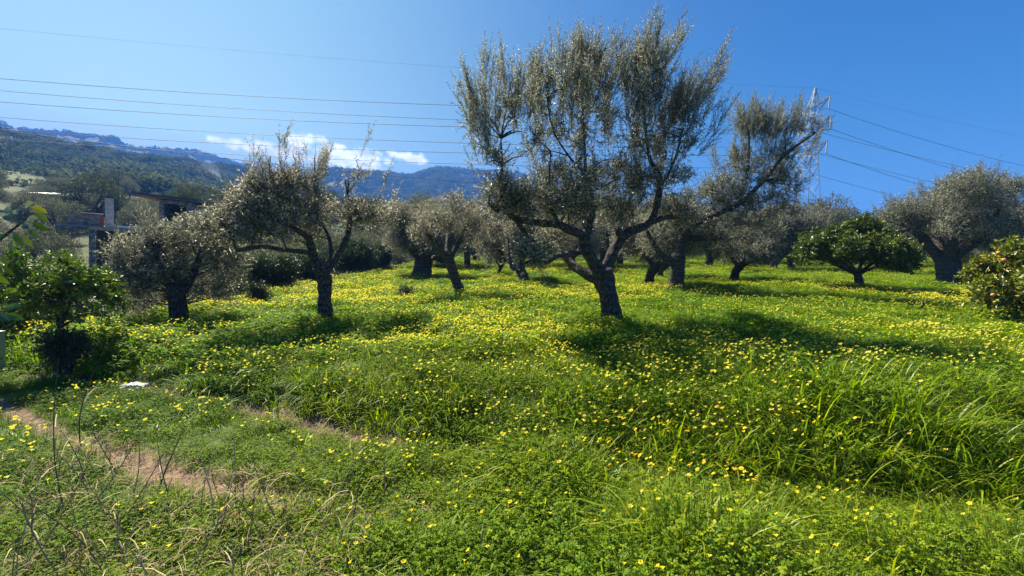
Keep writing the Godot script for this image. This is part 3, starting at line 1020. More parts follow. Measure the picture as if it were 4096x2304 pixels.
# a village house on the far slope
func house(label: String, at: Vector3, w: float, h: float, turn: float) -> void:
	var b := thing("hillside_house", label, "house", at, "houses on the hillside")
	b.rotation.y = turn
	block("wall", Vector3(-w, -2, -w * 0.6), Vector3(w, h, w * 0.6), M.house_wall, b)
	var s := Soup.new()
	var e := [Vector3(-w * 1.08, h, w * 0.7), Vector3(w * 1.08, h, w * 0.7), Vector3(w * 1.08, h, -w * 0.7), Vector3(-w * 1.08, h, -w * 0.7), Vector3(-w * 0.7, h * 1.5, 0), Vector3(w * 0.7, h * 1.5, 0)]
	s.quad(e[0], e[1], e[5], e[4], Color.WHITE)
	s.quad(e[2], e[3], e[4], e[5], Color.WHITE)
	s.tri(e[1], e[2], e[5], Color.WHITE)
	s.tri(e[3], e[0], e[4], Color.WHITE)
	put("roof", s.mesh(), M.house_roof, b)
	for i in 3:
		block("window", Vector3(-w * 0.7 + i * w * 0.55, h * 0.35, w * 0.6), Vector3(-w * 0.7 + i * w * 0.55 + w * 0.22, h * 0.75, w * 0.6 + 0.05), M.dark_edge, b)

# ---------------------------------------------------------------- sky
const CLOUDS := [
	[-34.41, 10.01, 0.84, 0.44, 0.80],
	[-32.66, 9.84, 1.18, 0.73, 0.80],
	[-31.26, 9.71, 1.67, 0.66, 0.90],
	[-29.74, 9.97, 1.97, 0.76, 0.80],
	[-27.89, 9.84, 2.24, 0.94, 0.70],
	[-26.41, 11.23, 1.91, 1.11, 1.00],
	[-24.76, 11.71, 1.45, 0.69, 0.80],
	[-31.39, 10.85, 0.52, 0.25, 0.80],
	[-26.66, 9.41, 2.29, 0.78, 0.70],
	[-22.44, 10.45, 2.67, 1.24, 1.10],
	[-19.98, 10.32, 3.46, 1.36, 1.15],
	[-18.37, 10.20, 2.57, 1.19, 1.10],
	[-21.30, 9.43, 4.81, 0.82, 1.00],
	[-15.11, 11.13, 1.92, 0.65, 0.90],
	[-13.66, 10.96, 2.19, 0.93, 1.00],
]

func make_sky(sun: Vector3, k: float) -> PanoramaSkyMaterial:
	var w := 2048
	var h := 1024
	var buf := PackedFloat32Array()
	buf.resize(w * h * 3)
	var cn := FastNoiseLite.new()
	cn.seed = 4; cn.frequency = 1.0; cn.fractal_octaves = 6; cn.fractal_gain = 0.55
	for j in h:
		var el := PI * (0.5 - (j + 0.5) / h)
		if el < -0.02:
			for i in w * 3:
				buf[j * w * 3 + i] = [0.3, 0.38, 0.5][i % 3] * k
			continue
		var ce := cos(el)
		var se := sin(el)
		var e := maxf(el, 0.0)
		var low := exp(-e / 0.262)
		var deep := Vector3(0.0, 0.052, 0.35) + Vector3(0.005, 0.42, 0.33) * low + Vector3(0.55, 0.22, 0.0) * exp(-e / 0.09)
		var sun_az := atan2(sun.x, -sun.z)
		for i in w:
			var az := TAU * (i + 0.5) / w
			if az > PI: az -= TAU
			var g := acos(clampf(ce * sin(az) * sun.x + se * sun.y - ce * cos(az) * sun.z, -1.0, 1.0))
			var da := wrapf(az - sun_az, -PI, PI)
			var c := deep + Vector3(0.4, 0.8, 0.85) * exp(-pow(g / 0.454, 1.5))
			c += Vector3(1.8, 2.05, 1.2) * low * exp(-da * da / 0.46)
			if el > 0.08 and el < 0.32 and az > -0.75 and az < -0.1:
				var a := rad_to_deg(az)
				var b := rad_to_deg(el)
				var m := 0.0
				for q in CLOUDS:
					var dx: float = (a - q[0]) / q[2]
					var dy: float = (b - q[1]) / (q[3] if b > q[1] else q[3] * 0.7)
					m = maxf(m, q[4] * (1.0 - sqrt(dx * dx + dy * dy)))
				if m > 0.0:
					var d := clampf(m * 1.25 + cn.get_noise_2d(a * 0.55, b * 0.95) * 1.5 + 0.22, 0.0, 1.0)
					var lit := 2.3 + 0.9 * cn.get_noise_2d(a * 0.3 + 40.0, b * 0.7)
					c = c.lerp(Vector3(1.0, 1.0, 1.02) * lit, smoothstep(0.0, 1.0, d))
			var o := (j * w + i) * 3
			buf[o] = c.x * k
			buf[o + 1] = c.y * k
			buf[o + 2] = c.z * k
	var im := Image.create_from_data(w, h, false, Image.FORMAT_RGBF, buf.to_byte_array())
	var m := PanoramaSkyMaterial.new()
	m.panorama = ImageTexture.create_from_image(im)
	return m

func make_ground() -> void:
	var xs := []
	var x := -13.0
	while x < 13.0:
		xs.append(x); x += 0.16
	var st := 0.3
	while x < 6000.0:
		xs.append(x); x += st; st *= 1.16
	x = -13.0; st = 0.3
	while x > -6000.0:
		x -= st; st *= 1.16
		xs.push_front(x)
	var fs := []
	var f := -2.0
	while f < 9.0:
		fs.append(f); f += 0.14
	st = 0.2
	while f < 6000.0:
		fs.append(f); f += st; st *= 1.12
	f = -2.0; st = 0.3
	while f > -600.0:
		f -= st; st *= 1.3
		fs.push_front(f)
	var sk := Hull.new()
	for fi in fs:
		for xi in xs:
			sk.v.append(Vector3(xi, land(xi, fi), -fi))
			var c := Color(0.055, 0.08, 0.02)
			var q: float = n1.get_noise_2d(xi * 18.0, fi * 18.0)
			c = c.lerp(Color(0.1, 0.15, 0.025), clampf(0.5 + q, 0.0, 1.0))
			if xi < EDGE: c = c.lerp(Color(0.07, 0.068, 0.035), clampf(0.4 + 1.6 * n2.get_noise_2d(xi * 9.0, fi * 9.0), 0.0, 0.9))
			if fi < 8.0 and fi > 0.5:
				var d := minf(off(xi, fi, rear_rut), off(xi, fi, front_rut) - 0.03)
				c = c.lerp(Color(0.17, 0.112, 0.068), 1.0 - smoothstep(0.07, 0.2, d + 0.1 * q))
			sk.c.append(c)
	var n := xs.size()
	for i in fs.size() - 1:
		for j in n - 1:
			var a := i * n + j
			sk.face(a, a + n, a + n + 1)
			sk.face(a, a + n + 1, a + 1)
	put("ground", sk.mesh(), M.ground, self).set_meta("kind", "structure")

func _ready() -> void:
	t0 = Time.get_ticks_msec()
	rng.seed = 20240217
	n1.seed = 3; n1.frequency = 0.01; n1.fractal_octaves = 3
	n2.seed = 8; n2.frequency = 0.02; n2.fractal_octaves = 3
	n3.seed = 15; n3.frequency = 0.02; n3.fractal_octaves = 2
	# camera, sky, sun, exposure
	var cam := Camera3D.new()
	cam.name = "camera"
	cam.position = Vector3(0, 1.65, 0)
	cam.basis = Basis(Vector3.RIGHT, deg_to_rad(-4.393)) * Basis(Vector3.BACK, deg_to_rad(3.5))
	cam.fov = 66.74
	cam.near = 0.05
	cam.far = 20000.0
	add_child(cam)
	var exposure := 3.4
	var az := deg_to_rad(42.0)
	var el := deg_to_rad(49.0)
	var to_sun := Vector3(-sin(az) * cos(el), sin(el), -cos(az) * cos(el))
	var sun := DirectionalLight3D.new()
	sun.name = "sun"
	sun.light_energy = 1.6
	sun.light_color = Color(1.0, 0.95, 0.87)
	sun.light_angular_distance = 0.55
	sun.shadow_enabled = true
	sun.look_at_from_position(to_sun * 100.0, Vector3.ZERO)
	add_child(sun)
	var env := Environment.new()
	env.background_mode = Environment.BG_SKY
	env.sky = Sky.new()
	env.sky.sky_material = make_sky(to_sun, 1.0 / exposure)
	env.tonemap_mode = Environment.TONE_MAPPER_LINEAR
	env.tonemap_exposure = exposure
	env.sdfgi_enabled = true
	env.ssao_enabled = true
	env.ssil_enabled = true
	env.fog_enabled = true
	env.fog_density = 0.00062
	env.fog_light_color = Color(0.35, 0.61, 1.0)
	env.volumetric_fog_enabled = true
	env.volumetric_fog_density = 0.0
	var we := WorldEnvironment.new()
	we.environment = env
	add_child(we)
	print("sky ", Time.get_ticks_msec() - t0)
	make_materials()
	M.house_wall = plain(Color(0.6, 0.55, 0.47), 0.9)
	M.house_roof = plain(Color(0.4, 0.22, 0.14), 0.9)
	for p in [Vector2(-7.46, 6.30), Vector2(-5.37, 5.93), Vector2(-2.58, 4.86), Vector2(-1.58, 4.37), Vector2(-0.12, 3.94), Vector2(2.35, 3.37), Vector2(3.28, 3.19), Vector2(3.81, 3.06)]: rear_rut.append(p)
	for p in [Vector2(-6.04, 5.09), Vector2(-4.57, 4.36), Vector2(-3.18, 3.70), Vector2(-2.53, 3.44), Vector2(-1.00, 2.97), Vector2(0.37, 2.54)]: front_rut.append(p)
	rear_rut.insert(0, Vector2(-9.4, 6.6))
	front_rut.insert(0, Vector2(-8.4, 6.2))
	make_ground()
	print("ground ", Time.get_ticks_msec() - t0)
	make_hills()
	print("hills ", Time.get_ticks_msec() - t0)
	make_kits()
	make_buildings()
	make_trees()
	print("trees ", Time.get_ticks_msec() - t0)
	make_power_line()
	make_meadow()
	make_daisies()
	make_dry_stalks()
	make_small_things()
	print("done ", Time.get_ticks_msec() - t0)

func make_hills() -> void:
	var dark := [Color(0.045, 0.058, 0.03), Color(0.075, 0.088, 0.042)]
	var a := hill("near_hill", [Vector3(-365.612, 47.968, -226.336), Vector3(-381.712, 57.118, -274.219), Vector3(-395.132, 65.380, -338.039), Vector3(-388.821, 66.746, -360.164), Vector3(-379.955, 65.987, -383.711), Vector3(-374.766, 68.168, -416.114), Vector3(-365.320, 72.917, -450.490), Vector3(-356.641, 75.811, -482.501), Vector3(-341.646, 77.834, -541.182), Vector3(-328.410, 78.559, -606.834), Vector3(-278.088, 71.041, -685.760), Vector3(-203.040, 63.908, -753.110)], 0.28, 9.0, 9.0, dark, 26000, 4.6, 11)
	woodland("near_hill_woodland", "dark green scrub and trees covering the nearer hillside", a, [Color(0.085, 0.11, 0.055), Color(0.1, 0.12, 0.06), Color(0.13, 0.14, 0.085), Color(0.07, 0.09, 0.045), Color(0.15, 0.155, 0.1)])
	var c := hill("middle_hill", [Vector3(-606.741, 73.004, -708.770), Vector3(-556.765, 93.893, -772.216), Vector3(-507.628, 114.683, -827.741), Vector3(-471.458, 128.896, -870.533), Vector3(-415.604, 144.241, -919.432), Vector3(-373.033, 156.351, -957.930), Vector3(-308.752, 161.020, -1000.441), Vector3(-254.447, 165.900, -1035.187), Vector3(-230.506, 178.428, -1051.020), Vector3(-196.241, 190.925, -1067.106), Vector3(-131.762, 194.730, -1087.044), Vector3(-15.171, 198.052, -1103.896), Vector3(94.275, 182.595, -1099.967), Vector3(240.924, 132.465, -1077.391), Vector3(376.349, 80.802, -1037.872), Vector3(530.256, 34.124, -968.320), Vector3(702.064, -1.716, -852.011)], 0.3, -20.0, 16.0, [Color(0.05, 0.065, 0.035), Color(0.1, 0.1, 0.06)], 22000, 8.0, 12)
	woodland("middle_hill_woodland", "hazy blue green woods and terraces on the middle hill", c, [Color(0.07, 0.09, 0.05), Color(0.09, 0.11, 0.06), Color(0.13, 0.135, 0.085)])
	var b := hill("far_ridge", [Vector3(-1067.824, 142.752, -661.277), Vector3(-1053.227, 163.351, -756.916), Vector3(-1017.965, 187.270, -871.406), Vector3(-1009.354, 191.110, -905.506), Vector3(-998.486, 195.792, -940.962), Vector3(-962.418, 213.136, -1048.180), Vector3(-959.287, 205.848, -1073.950), Vector3(-952.303, 202.336, -1101.388), Vector3(-919.350, 216.851, -1172.560), Vector3(-906.303, 226.995, -1204.020), Vector3(-891.017, 227.562, -1235.159), Vector3(-873.859, 222.785, -1258.330), Vector3(-822.912, 214.060, -1321.766), Vector3(-757.152, 203.551, -1398.149), Vector3(-671.069, 181.129, -1487.646), Vector3(-502.876, 143.511, -1596.682)], 0.45, -10.0, 22.0, [Color(0.05, 0.065, 0.04), Color(0.085, 0.09, 0.06)], 6000, 9.0, 13)
	woodland("far_ridge_woodland", "faint bluish scrub on the hazy far ridge", b, [Color(0.05, 0.065, 0.04), Color(0.07, 0.08, 0.05)])
	hill("distant_mountains", [Vector3(-1247.803, 196.155, -1629.016), Vector3(-1159.903, 246.410, -1692.728), Vector3(-1095.800, 288.676, -1734.914), Vector3(-1050.424, 309.463, -1762.758), Vector3(-990.348, 310.834, -1797.196), Vector3(-913.314, 297.856, -1837.542), Vector3(-802.534, 284.280, -1888.556), Vector3(-699.177, 307.835, -1929.211), Vector3(-645.354, 326.460, -1947.876), Vector3(-581.761, 339.202, -1967.805), Vector3(-523.895, 331.763, -1983.996), Vector3(-472.935, 319.545, -1996.757), Vector3(-368.756, 308.213, -2018.594), Vector3(-97.139, 289.752, -2049.699), Vector3(366.515, 169.601, -2019.002)], 0.6, -50.0, 60.0, [Color(0.12, 0.12, 0.1), Color(0.2, 0.19, 0.16)], 0, 8.0, 14)
	# four cypresses, a row of umbrella pines and a few houses on the near hill
	var cy := blob(420, 3.2)
	var i := 0
	for p in [Vector3(-377.543, 75.919, -455.000), Vector3(-377.566, 77.362, -458.000), Vector3(-373.464, 76.777, -456.000), Vector3(-374.266, 77.180, -460.000)]:
		var t := thing("cypress", "dark cypress in the row of four on the hillside, number %s from the west" % ["one", "two", "three", "four"][i], "tree", p - Vector3(0, 9, 0), "row of cypresses on the hillside")
		var sk := Hull.new()
		tube(sk, [Vector3.ZERO, Vector3(0, 5, 0)], [0.3, 0.2], 6, 2)
		put("trunk", sk.mesh(), M.bark, t)
		var cr := put("crown", cy, M.cypress, t, Vector3(0, 1.5, 0))
		cr.scale = Vector3(2.6, 4.2, 2.6)
		i += 1
	var pine := blob(500, 0.45)
	i = 0
	for p in [Vector3(-348.233, 71.354, -470.000), Vector3(-342.334, 72.951, -470.000), Vector3(-338.435, 72.714, -474.000), Vector3(-334.410, 71.197, -478.000), Vector3(-326.724, 67.796, -480.000), Vector3(-322.706, 67.217, -485.000), Vector3(-318.092, 66.638, -490.000), Vector3(-392.543, 72.364, -420.000), Vector3(-414.731, 68.654, -400.000), Vector3(-383.413, 70.620, -430.000), Vector3(-378.521, 71.504, -440.000)]:
		var t := thing("pine_tree", "dark round-topped pine on the wooded hillside, %s from the west" % ["fifth", "sixth", "seventh", "eighth", "ninth", "tenth", "eleventh", "second", "first", "third", "fourth"][i], "tree", p - Vector3(0, 10, 0), "dark pines on the hillside")
		var sk := Hull.new()
		tube(sk, [Vector3.ZERO, Vector3(0, 7, 0)], [0.5, 0.3], 6, 2)
		put("trunk", sk.mesh(), M.bark, t)
		var cr := put("crown", pine, M.cypress, t, Vector3(0, 3.5, 0))
		var s := rr(10.0, 14.0)
		cr.scale = Vector3(s, s * rr(1.0, 1.3), s)
		i += 1
	house("pale hillside house above the drifting smoke", Vector3(-364.249, 68.931, -480.000), 5.0, 3.2, 0.3)
	house("cream house with red roof beside the pines on the hill", Vector3(-370.592, 66.277, -470.000), 6.0, 3.0, -0.2)
	house("small pale house near the cypress row", Vector3(-401.229, 76.203, -450.000), 5.0, 3.0, 0.5)
	# smoke from a fire in the groves below the hill
	for q in [[Vector3(-207.409, 39.615, -300.000), Vector3(11, 14, 11), 0.03], [Vector3(-209.321, 42.683, -300.000), Vector3(15, 18, 12), 0.014], [Vector3(-204.149, 37.154, -300.000), Vector3(12, 7, 10), 0.016]]:
		var v := FogVolume.new()
		v.name = numbered("smoke")
		v.shape = RenderingServer.FOG_VOLUME_SHAPE_ELLIPSOID
		v.size = q[1]
		var fm := FogMaterial.new()
		fm.density = q[2]
		fm.albedo = Color(0.9, 0.93, 1.0)
		v.material = fm
		add_child(v)
		v.position = q[0]
		tag(v, "thin pale smoke drifting up before the wooded hillside", "smoke", "smoke on the hillside", "stuff")

func make_trees() -> void:
	# the tall pruned olive in the middle of the picture
	var limbs := [
		[[Vector3(0.051, 0.053, 0.000), Vector3(-0.010, 0.367, 0.000), Vector3(-0.098, 0.634, 0.000), Vector3(-0.186, 0.899, 0.000), Vector3(-0.257, 1.119, 0.000)], [0.2076, 0.1890, 0.1706, 0.2061, 0.2191]],
		[[Vector3(-0.250, 1.030, 0.000), Vector3(-0.467, 1.286, 0.100), Vector3(-0.643, 1.539, 0.200), Vector3(-0.709, 1.728, 0.250), Vector3(-0.791, 1.806, 0.300), Vector3(-1.034, 1.853, 0.500), Vector3(-1.218, 1.931, 0.600), Vector3(-1.481, 1.929, 0.800), Vector3(-1.767, 1.920, 0.900), Vector3(-2.009, 1.961, 1.000), Vector3(-2.171, 2.033, 1.000)], [0.1477, 0.1280, 0.1132, 0.1080, 0.0901, 0.0796, 0.0744, 0.0685, 0.0597, 0.0550, 0.0471]],
		[[Vector3(-2.171, 2.033, 1.000), Vector3(-2.282, 2.247, 1.000), Vector3(-2.339, 2.553, 1.000), Vector3(-2.318, 2.861, 1.000), Vector3(-2.365, 3.316, 1.000), Vector3(-2.300, 3.848, 1.000), Vector3(-2.250, 4.299, 1.000)], [0.0432, 0.0313, 0.0254, 0.0195, 0.0155, 0.0116, 0.0077]],
		[[Vector3(-2.049, 1.970, 1.000), Vector3(-1.941, 1.820, 1.000), Vector3(-1.790, 1.657, 0.900), Vector3(-1.660, 1.581, 0.800)], [0.0393, 0.0393, 0.0359, 0.0283]],
		[[Vector3(-2.329, 2.050, 1.000), Vector3(-2.452, 2.140, 1.000), Vector3(-2.516, 2.225, 1.000)], [0.0432, 0.0392, 0.0392]],
		[[Vector3(-0.691, 1.709, 0.200), Vector3(-0.608, 2.002, 0.100), Vector3(-0.525, 2.299, 0.000), Vector3(-0.595, 2.645, 0.000), Vector3(-0.709, 2.986, 0.000), Vector3(-0.759, 3.524, -0.100), Vector3(-0.841, 4.167, -0.100), Vector3(-0.893, 4.843, -0.200)], [0.1000, 0.0789, 0.0575, 0.0441, 0.0352, 0.0244, 0.0176, 0.0111]],
		[[Vector3(-0.304, 0.931, -0.100), Vector3(-0.530, 1.045, -0.300), Vector3(-0.729, 1.164, -0.600), Vector3(-0.884, 1.320, -0.800), Vector3(-0.996, 1.485, -1.000), Vector3(-1.068, 1.735, -1.200)], [0.1133, 0.0972, 0.0908, 0.0780, 0.0646, 0.0405]],
		[[Vector3(-0.657, 1.486, 0.200), Vector3(-0.961, 1.406, 0.500), Vector3(-1.240, 1.356, 0.800), Vector3(-1.437, 1.235, 1.100), Vector3(-1.704, 1.232, 1.400), Vector3(-1.890, 1.158, 1.600), Vector3(-2.026, 1.101, 1.700), Vector3(-2.097, 1.320, 1.700), Vector3(-2.137, 1.640, 1.700)], [0.0653, 0.0547, 0.0486, 0.0390, 0.0338, 0.0292, 0.0270, 0.0162, 0.0107]],
		[[Vector3(-0.208, 0.982, -0.100), Vector3(-0.098, 1.306, -0.100), Vector3(0.009, 1.561, -0.200), Vector3(0.173, 1.825, -0.300), Vector3(0.390, 1.975, -0.300), Vector3(0.634, 2.091, -0.300), Vector3(0.758, 2.248, -0.300), Vector3(0.814, 2.501, -0.300), Vector3(0.851, 2.819, -0.300), Vector3(0.776, 3.152, -0.300), Vector3(0.604, 3.409, -0.300), Vector3(0.473, 3.797, -0.200), Vector3(0.364, 4.400, -0.200), Vector3(0.277, 5.169, -0.200)], [0.1494, 0.1219, 0.1094, 0.1057, 0.0918, 0.0826, 0.0733, 0.0640, 0.0684, 0.0545, 0.0385, 0.0268, 0.0200, 0.0110]],
		[[Vector3(0.633, 2.104, -0.300), Vector3(1.063, 2.287, -0.600), Vector3(1.452, 2.364, -0.900), Vector3(1.919, 2.329, -1.200), Vector3(2.335, 2.521, -1.500)], [0.0642, 0.0568, 0.0488, 0.0353, 0.0233]],
		[[Vector3(0.150, 1.797, -0.200), Vector3(0.041, 1.871, 0.000), Vector3(-0.017, 1.963, 0.100)], [0.0773, 0.0711, 0.0658]],
		[[Vector3(0.847, 2.864, -0.300), Vector3(1.022, 3.259, -0.200), Vector3(1.114, 3.810, -0.100), Vector3(1.147, 4.465, 0.000)], [0.0365, 0.0247, 0.0177, 0.0109]],
		[[Vector3(-0.718, 2.985, 0.000), Vector3(-1.108, 3.241, 0.300), Vector3(-1.451, 3.662, 0.500), Vector3(-1.597, 4.178, 0.600)], [0.0286, 0.0212, 0.0165, 0.0101]],
		[[Vector3(-1.218, 1.931, 0.600), Vector3(-1.422, 2.244, 0.800), Vector3(-1.480, 2.699, 0.900), Vector3(-1.492, 3.163, 0.900)], [0.0413, 0.0261, 0.0178, 0.0118]],
	]
	var lobes := [
		[Vector3(-2.730, 3.473, 0.900), Vector3(0.24, 0.51, 0.61), 11, 51, Vector3(-0.13, 0, 0.00)],
		[Vector3(-2.098, 3.710, 1.000), Vector3(0.20, 0.66, 0.55), 11, 56, Vector3(-0.02, 0, 0.00)],
		[Vector3(-2.472, 2.814, 1.000), Vector3(0.35, 0.35, 0.77), 20, 24, Vector3(-0.06, 0, 0.00)],
		[Vector3(-2.208, 2.329, 1.000), Vector3(0.51, 0.31, 0.80), 65, 0, Vector3(0.00, 0, 0.00)],
		[Vector3(-1.803, 3.294, 0.600), Vector3(0.30, 0.37, 0.66), 11, 19, Vector3(0.00, 0, 0.00)],
		[Vector3(-1.349, 4.277, 0.300), Vector3(0.47, 0.88, 0.99), 25, 121, Vector3(-0.05, 0, 0.00)],
		[Vector3(-0.608, 4.833, -0.300), Vector3(0.55, 0.94, 1.10), 44, 140, Vector3(0.02, 0, 0.00)],
		[Vector3(-0.881, 3.863, -0.100), Vector3(0.84, 0.75, 1.32), 45, 75, Vector3(0.00, 0, 0.00)],
		[Vector3(0.345, 4.894, -0.200), Vector3(0.42, 0.93, 0.88), 35, 121, Vector3(0.02, 0, 0.00)],
		[Vector3(0.739, 4.184, -0.200), Vector3(0.55, 0.85, 1.10), 29, 113, Vector3(0.12, 0, 0.00)],
		[Vector3(1.147, 4.178, -0.100), Vector3(0.37, 0.66, 0.66), 11, 56, Vector3(0.30, 0, 0.00)],
		[Vector3(0.428, 3.872, -0.500), Vector3(0.78, 0.79, 1.32), 45, 56, Vector3(0.05, 0, 0.00)],
		[Vector3(1.089, 3.352, -0.100), Vector3(0.55, 0.53, 1.10), 27, 34, Vector3(0.20, 0, 0.00)],
		[Vector3(-1.168, 2.720, 0.400), Vector3(0.71, 0.50, 1.20), 109, 18, Vector3(0.00, 0, 0.00)],
		[Vector3(-0.029, 2.917, -0.400), Vector3(0.74, 0.60, 1.30), 109, 18, Vector3(0.00, 0, 0.00)],
		[Vector3(0.797, 2.861, -0.300), Vector3(0.68, 0.55, 1.20), 90, 9, Vector3(0.10, 0, 0.00)],
		[Vector3(-1.729, 2.254, 0.900), Vector3(0.60, 0.32, 0.90), 113, 0, Vector3(0.00, 0, 0.00)],
		[Vector3(-1.025, 2.249, 0.200), Vector3(0.65, 0.26, 1.20), 99, 0, Vector3(0.00, 0, 0.00)],
		[Vector3(0.136, 2.315, -0.700), Vector3(0.53, 0.33, 1.00), 67, 0, Vector3(0.00, 0, 0.00)],
		[Vector3(1.508, 2.425, -1.000), Vector3(0.54, 0.39, 0.90), 82, 0, Vector3(0.00, 0, 0.00)],
		[Vector3(-1.268, 1.702, -0.600), Vector3(0.48, 0.29, 0.90), 52, 0, Vector3(0.00, 0, 0.00)],
		[Vector3(-1.768, 1.303, 1.500), Vector3(0.30, 0.17, 0.40), 27, 0, Vector3(0.00, 0, 0.00)],
	]
	tree("olive_tree", "tallest olive with forked trunk and feathery upright shoots at meadow centre", Vector3(2.021, 0.321, -8.728), limbs, lobes, {"twigs": 5, "tint": Color(0.93, 0.97, 0.97)})
	# the dark-trunked olive left of it
	limbs = [
		[[Vector3(0.012, 0.145, 0.000), Vector3(-0.002, 0.435, 0.000), Vector3(0.009, 0.725, 0.000), Vector3(-0.024, 0.980, 0.000), Vector3(-0.080, 1.152, 0.000)], [0.1412, 0.1281, 0.1246, 0.1370, 0.1400]],
		[[Vector3(-0.101, 1.103, 0.000), Vector3(-0.235, 1.333, 0.000), Vector3(-0.254, 1.537, 0.100), Vector3(-0.263, 1.751, 0.200), Vector3(-0.354, 1.874, 0.400), Vector3(-0.546, 1.985, 0.500), Vector3(-0.733, 2.113, 0.600), Vector3(-0.937, 2.310, 0.600), Vector3(-1.035, 2.537, 0.600), Vector3(-1.185, 2.730, 0.600)], [0.0987, 0.0890, 0.0753, 0.0588, 0.0514, 0.0477, 0.0442, 0.0411, 0.0264, 0.0132]],
		[[Vector3(0.042, 1.111, 0.000), Vector3(0.160, 1.372, -0.100), Vector3(0.267, 1.637, -0.200), Vector3(0.318, 1.886, -0.300), Vector3(0.350, 2.100, -0.300), Vector3(0.355, 2.359, -0.300), Vector3(0.291, 2.725, -0.300)], [0.0891, 0.0739, 0.0680, 0.0686, 0.0555, 0.0326, 0.0227]],
		[[Vector3(-0.029, 1.200, -0.100), Vector3(-0.023, 1.458, -0.300), Vector3(-0.136, 1.752, -0.500), Vector3(-0.307, 2.013, -0.600), Vector3(-0.501, 2.336, -0.600), Vector3(-0.490, 2.983, -0.500), Vector3(-0.510, 3.502, -0.500)], [0.0643, 0.0459, 0.0368, 0.0303, 0.0219, 0.0132, 0.0082]],
		[[Vector3(-0.299, 1.472, 0.000), Vector3(-0.295, 1.494, 0.500), Vector3(-0.380, 1.504, 0.800), Vector3(-0.474, 1.524, 1.000), Vector3(-0.616, 1.547, 1.100), Vector3(-0.806, 1.518, 1.200), Vector3(-0.990, 1.472, 1.300), Vector3(-1.063, 1.649, 1.300), Vector3(-1.212, 1.869, 1.300)], [0.0539, 0.0449, 0.0405, 0.0395, 0.0362, 0.0330, 0.0298, 0.0176, 0.0122]],
		[[Vector3(0.328, 2.066, -0.300), Vector3(0.603, 2.236, -0.200), Vector3(0.794, 2.312, -0.200), Vector3(0.813, 2.695, -0.200)], [0.0359, 0.0258, 0.0193, 0.0112]],
		[[Vector3(-0.937, 2.310, 0.600), Vector3(-0.933, 2.732, 0.500), Vector3(-0.884, 3.259, 0.500)], [0.0176, 0.0118, 0.0059]],
	]
	lobes = [
		[Vector3(-1.142, 2.162, 0.800), Vector3(0.55, 0.34, 0.80), 79, 0, Vector3(0.00, 0, 0.00)],
		[Vector3(-1.287, 1.794, 1.100), Vector3(0.42, 0.31, 0.70), 55, 0, Vector3(0.00, 0, 0.00)],
		[Vector3(-0.945, 2.556, 0.500), Vector3(0.45, 0.33, 0.80), 78, 2, Vector3(0.00, 0, 0.00)],
		[Vector3(-0.778, 2.712, -0.100), Vector3(0.38, 0.48, 0.80), 65, 3, Vector3(0.00, 0, 0.00)],
		[Vector3(-0.493, 2.852, -0.500), Vector3(0.14, 0.46, 0.30), 19, 24, Vector3(0.04, 0, 0.00)],
		[Vector3(-0.866, 2.766, 0.500), Vector3(0.08, 0.24, 0.20), 3, 7, Vector3(0.03, 0, 0.00)],
		[Vector3(-1.270, 2.552, 0.600), Vector3(0.06, 0.23, 0.20), 3, 5, Vector3(-0.02, 0, 0.00)],
		[Vector3(-0.779, 2.774, -0.100), Vector3(0.19, 0.19, 0.30), 3, 3, Vector3(0.15, 0, 0.00)],
		[Vector3(-0.653, 2.149, 0.300), Vector3(0.64, 0.34, 1.10), 84, 0, Vector3(0.00, 0, 0.00)],
		[Vector3(-0.451, 2.339, -0.600), Vector3(0.50, 0.44, 1.00), 72, 0, Vector3(0.00, 0, 0.00)],
		[Vector3(0.502, 2.238, -0.300), Vector3(0.39, 0.29, 0.80), 58, 0, Vector3(0.00, 0, 0.00)],
		[Vector3(0.990, 2.260, -0.200), Vector3(0.32, 0.35, 0.80), 42, 2, Vector3(0.10, 0, 0.00)],
		[Vector3(-0.847, 1.775, 0.900), Vector3(0.54, 0.23, 0.80), 55, 0, Vector3(0.00, 0, 0.00)],
		[Vector3(-0.743, 1.744, -0.400), Vector3(0.53, 0.23, 0.90), 42, 0, Vector3(0.00, 0, 0.00)],
		[Vector3(0.444, 3.006, -0.300), Vector3(0.23, 0.19, 0.40), 8, 2, Vector3(0.05, 0, 0.00)],
	]
	tree("olive_tree", "olive with straight dark trunk and pruned stub left of the tallest tree", Vector3(-3.845, -0.031, -8.950), limbs, lobes, {"twigs": 4, "tint": Color(1.25, 1.22, 1.2)})
	limbs = [
		[[Vector3(0.000, 0.094, 0.000), Vector3(-0.017, 0.403, 0.000), Vector3(-0.050, 0.684, 0.000), Vector3(-0.163, 1.000, 0.000), Vector3(-0.275, 1.395, 0.100), Vector3(-0.334, 1.742, 0.200)], [0.1536, 0.1452, 0.1528, 0.1123, 0.0790, 0.0506]],
		[[Vector3(-0.017, 0.605, 0.000), Vector3(0.165, 0.975, -0.100), Vector3(0.270, 1.386, -0.200), Vector3(0.376, 1.844, -0.300)], [0.1208, 0.0893, 0.0654, 0.0371]],
		[[Vector3(-0.066, 0.724, 0.000), Vector3(-0.334, 1.096, -0.400), Vector3(-0.532, 1.589, -0.600), Vector3(-0.525, 2.105, -0.700)], [0.0885, 0.0712, 0.0512, 0.0300]],
	]
